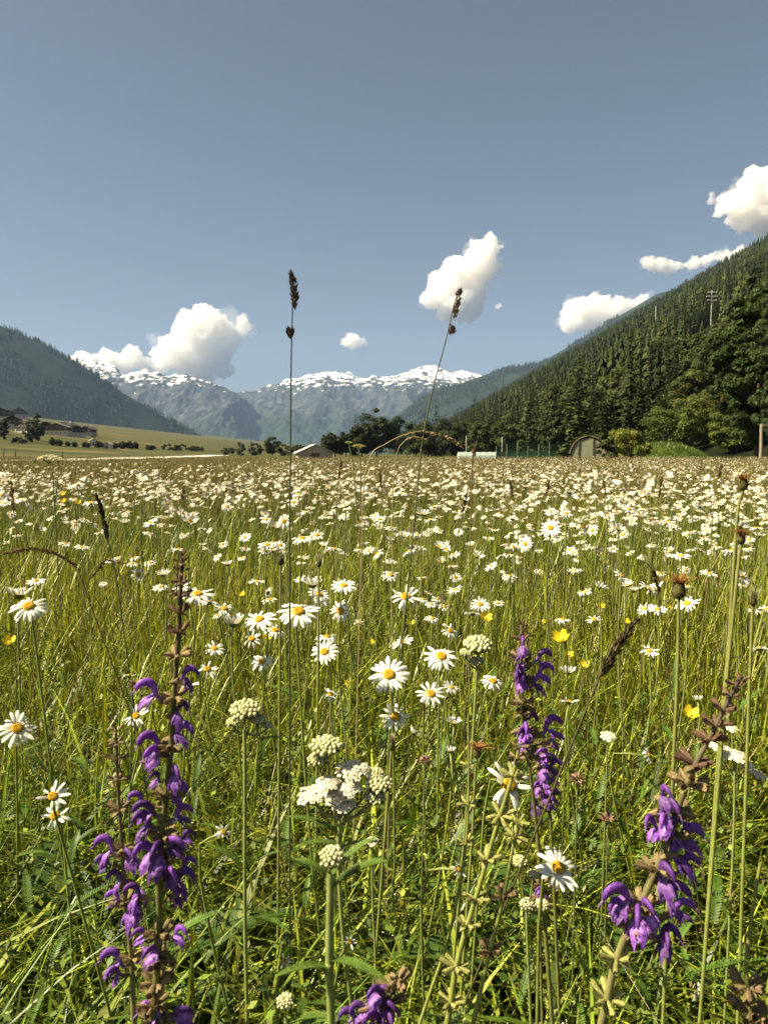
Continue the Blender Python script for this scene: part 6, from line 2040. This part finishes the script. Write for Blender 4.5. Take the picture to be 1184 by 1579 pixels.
tall_grass('upright cocksfoot grass stem with a dark knobbly head standing against the sky', [(447, 960), (447, 800), (448, 690), (449, 560), (451, 480), (452, 424)], 0.80,
           [((455, 474), (453, 447), 7, 60), ((453, 450), (449, 418), 5.5, 55), ((457, 462), (455, 440), 5, 30), ((449, 520), (448, 506), 5.5, 40), ((445, 516), (443, 508), 2.5, 12)], 61)
tall_grass('cocksfoot grass stem leaning right, its head in front of the slanting cloud', [(640, 790), (650, 690), (665, 610), (688, 522), (700, 470), (709, 446)], 0.95,
           [((705, 470), (709, 445), 4.5, 50), ((700, 488), (706, 464), 5, 50), ((694, 515), (698, 502), 5.5, 40)], 62, col=(0.075, 0.085, 0.035), c0=(0.09, 0.05, 0.03), c1=(0.24, 0.15, 0.08))
tall_grass('dark bent grass spike curving left among the far daisies on the left', [(195, 1000), (178, 880), (164, 820), (158, 790), (148, 760)], 0.95,
           [((166, 830), (160, 798), 4, 60), ((160, 800), (155, 776), 3.5, 50), ((155, 778), (147, 758), 2.5, 30)], 63, col=(0.05, 0.05, 0.02), c0=(0.035, 0.025, 0.02), c1=(0.10, 0.07, 0.04), rad=0.0009, size=0.004, name='foxtail_grass')
tall_grass('dark slanting grass spike leaning right above the right grass', [(905, 1090), (926, 1040), (950, 1000), (980, 957)], 0.55,
           [((926, 1040), (945, 1008), 7, 80), ((942, 1012), (962, 982), 6.5, 80), ((960, 986), (982, 955), 5, 60)], 64, col=(0.06, 0.05, 0.02), c0=(0.05, 0.04, 0.02), c1=(0.16, 0.12, 0.05), rad=0.0010, size=0.004, name='foxtail_grass')
tall_grass('arching straw grass drooping right in front of the dark tree clump', [(556, 900), (560, 760), (572, 702), (594, 685), (622, 671), (652, 665), (684, 672), (712, 690)], 0.95,
           [((652, 666), (682, 671), 2.2, 40), ((680, 670), (700, 680), 2.4, 36), ((698, 679), (713, 691), 2.0, 24), ((622, 672), (655, 664), 1.8, 30)], 65, col=(0.30, 0.24, 0.10), c0=(0.26, 0.19, 0.08), c1=(0.46, 0.38, 0.20), rad=0.0008)
tall_grass('short second straw grass arching right below the drooping one', [(604, 900), (606, 760), (612, 700), (622, 682), (636, 674), (656, 677)], 0.98,
           [((625, 679), (640, 673), 2.0, 24), ((638, 674), (657, 678), 2.0, 26)], 66, col=(0.28, 0.23, 0.10), c0=(0.26, 0.19, 0.08), c1=(0.44, 0.36, 0.19), rad=0.0007)
tall_grass('short upright brown grass head at the meadow rim before the low greenhouse', [(726, 790), (728, 720), (734, 682)], 0.95,
           [((729, 705), (735, 681), 3.4, 50)], 67, col=(0.14, 0.10, 0.05), c0=(0.14, 0.08, 0.06), c1=(0.32, 0.22, 0.15), rad=0.0008)
tall_grass('dark narrow grass spike leaning right in the far daisies under the barn', [(700, 850), (716, 780), (726, 730)], 1.1,
           [((712, 790), (720, 760), 2.6, 40)], 68, col=(0.08, 0.06, 0.03), c0=(0.06, 0.04, 0.025), c1=(0.16, 0.10, 0.06), rad=0.0008, name='foxtail_grass')
tall_grass('thin dark grass bending over left of the lower orange seed head', [(1020, 960), (1012, 900), (1000, 872), (988, 866)], 0.75,
           [((1016, 910), (1006, 880), 2.4, 40)], 69, col=(0.06, 0.05, 0.025), c0=(0.06, 0.045, 0.025), c1=(0.15, 0.11, 0.05), rad=0.0008, name='foxtail_grass')
tall_grass('brown grass arching down to the left edge among the upper left daisies', [(150, 960), (120, 880), (80, 852), (40, 846), (-6, 858)], 0.85,
           [((84, 852), (44, 845), 3.2, 60), ((46, 846), (8, 853), 3.0, 60), ((120, 872), (84, 852), 2.4, 40)], 70, col=(0.14, 0.09, 0.03), c0=(0.13, 0.07, 0.03), c1=(0.26, 0.16, 0.06), rad=0.0009)
tall_grass('second brown grass arching right over the upper left grass', [(120, 1010), (135, 900), (165, 862), (190, 868)], 1.1,
           [((140, 892), (165, 862), 2.6, 50), ((165, 863), (190, 869), 2.4, 30)], 71, col=(0.14, 0.09, 0.03), c0=(0.12, 0.07, 0.03), c1=(0.24, 0.15, 0.06), rad=0.0008)
tall_grass('pair of thin upright brown grass tips above the left white band', [(30, 860), (22, 790), (18, 742)], 1.1,
           [((22, 790), (18, 742), 2.0, 40)], 72, col=(0.10, 0.07, 0.03), c0=(0.09, 0.06, 0.03), c1=(0.2, 0.13, 0.06), rad=0.0007)
for i, (x0_, y0_, x1_, y1_, lab) in enumerate([(835, 800, 846, 738, 'thin brown grass head in the far daisies right of the middle'), (938, 790, 930, 742, 'thin brown grass head left of the lower orange seed head, far off'),
                                               (1102, 760, 1112, 716, 'thin dark grass head left of the tallest orange seed head'), (590, 790, 586, 722, 'thin upright grass head under the dark tree clump'),
                                               (278, 800, 284, 752, 'thin brown grass head above the brown sage tip'), (795, 790, 786, 742, 'thin dark grass head below the low greenhouse'),
                                               (520, 770, 526, 712, 'thin upright grass head below the light barn'), (1010, 800, 1020, 735, 'thin brown grass head under the grassy mound')]):
    tall_grass(lab, [(x0_ - (x1_ - x0_) * 1.2, y0_ + 130), (x0_, y0_), (x1_, y1_)], 1.15, [((x0_ * 0.45 + x1_ * 0.55, y0_ * 0.45 + y1_ * 0.55), (x1_, y1_), 2.0, 34)], 80 + i, col=(0.13, 0.10, 0.04), c0=(0.10, 0.06, 0.03), c1=(0.24, 0.16, 0.08), rad=0.0007)


# ------------------------------------------------------------------ umbels rising over the meadow rim
def umbel(px, py, wpx, Y, label, seed, col, stem_to):
    r = np.random.default_rng(seed)
    s = Spike('hogweed', label, 'hogweed', [stem_to, ((px + stem_to[0]) / 2 + 2, (py + stem_to[1]) / 2), (px, py + wpx * 0.45)], Y, 0.0024, 0.0015, np.array([0.13, 0.14, 0.05]), np.array([0.18, 0.19, 0.07]), seed, None)
    W_ = wpx / F * Y * 0.5
    top = s.sp[-1]
    for k in range(11):
        t = math.sqrt((k + 0.5) / 11); a = k * 2.39996
        p = top + np.array([W_ * t * math.cos(a), W_ * t * math.sin(a), W_ * (0.75 - 0.35 * t * t)])
        g = Geo(); tube(g, spline([top, top * 0.5 + p * 0.5 + np.array([0, 0, W_ * 0.06]), p], 5) - s.base, 0.0011, 5, (0.17, 0.19, 0.07), False)
        ray = g.build('ray', M_STEM, s.o)
        n = 34; q = p - s.base + np.stack([r.normal(0, W_ * 0.13, n), r.normal(0, W_ * 0.13, n), r.normal(W_ * 0.03, W_ * 0.04, n)], 1)
        nr_ = np.array([0, 0, 1.0]) + rand_dirs(n, r) * 0.6
        a_ = np.cross(nr_, rand_dirs(n, r)); a_ /= np.linalg.norm(a_, axis=1, keepdims=True); b_ = np.cross(nr_, a_); b_ /= np.linalg.norm(b_, axis=1, keepdims=True)
        g = Geo(); quads(g, q, a_ * (W_ * 0.07), b_ * (W_ * 0.055), np.tile(col, (n, 1)) * r.uniform(0.8, 1.1, (n, 1))); g.build('umbellet', M_PETAL, ray, False)


umbel(76, 700, 34, 2.4, 'cream hogweed umbel rising over the pale road at the far left', 91, np.array([0.72, 0.66, 0.46]), (84, 770))
umbel(90, 706, 16, 2.5, 'small cream side umbel right of the larger one over the road', 92, np.array([0.68, 0.62, 0.42]), (86, 770))
umbel(553, 684, 20, 2.3, 'yellow green umbel rising before the dark tree clump', 93, np.array([0.42, 0.42, 0.10]), (556, 760))
umbel(538, 680, 12, 2.4, 'smaller yellow green umbel just left of the other one', 94, np.array([0.42, 0.42, 0.10]), (548, 760))

# broad leaves, tall bare stems
def broad_leaf_plant(label, px, py, Y, n, L_, seed, col):
    r = np.random.default_rng(seed)
    p = at(px, py, Y); b = np.array([p[0], p[1], float(H(p[0], p[1]))])
    o = thing('herb', label, 'herb', b, 0, 'broad leaved herbs')
    for k in range(n):
        g = Geo(); m_ = 8; t = np.linspace(0, 1, m_); az = r.uniform(0, 6.28); ln = L_ * r.uniform(0.7, 1.1); wv = ln * 0.24 * np.sin(np.pi * np.clip(0.06 + 0.92 * t, 0, 1)) ** 0.8
        hor = ln * (0.45 * t + 0.35 * t ** 2); z = ln * (0.95 * t - 0.45 * t ** 2)
        d = np.array([math.cos(az), math.sin(az), 0]); sd_ = np.array([-d[1], d[0], 0])
        cl = d * hor[:, None]; cl[:, 2] = z
        v = np.stack([cl - sd_ * wv[:, None] * 0.5 + np.array([0, 0, 1]) * (wv * 0.18)[:, None], cl, cl + sd_ * wv[:, None] * 0.5 + np.array([0, 0, 1]) * (wv * 0.18)[:, None]], 1).reshape(-1, 3)
        g.add(v, [[a * 3 + q, a * 3 + q + 1, a * 3 + q + 4, a * 3 + q + 3] for a in range(m_ - 1) for q in range(2)], col * r.uniform(0.8, 1.2)); g.build('leaf', M_LEAF, o)


DKL = np.array([0.045, 0.085, 0.016])
broad_leaf_plant('dark broad leaved herb beside the golden disc daisy on the left', 100, 1180, 0.85, 8, 0.34, 1, DKL)
broad_leaf_plant('broad leaved herb in the lower right corner by the right sage', 1110, 1400, 0.62, 7, 0.24, 2, DKL * 1.5)
broad_leaf_plant('broad leaved herb in the bottom left grass beside the left sages', 330, 1560, 0.55, 7, 0.22, 3, DKL * 1.2)
broad_leaf_plant('broad leaved herb below the small round white head on the right', 905, 1230, 0.9, 7, 0.30, 4, DKL * 1.4)
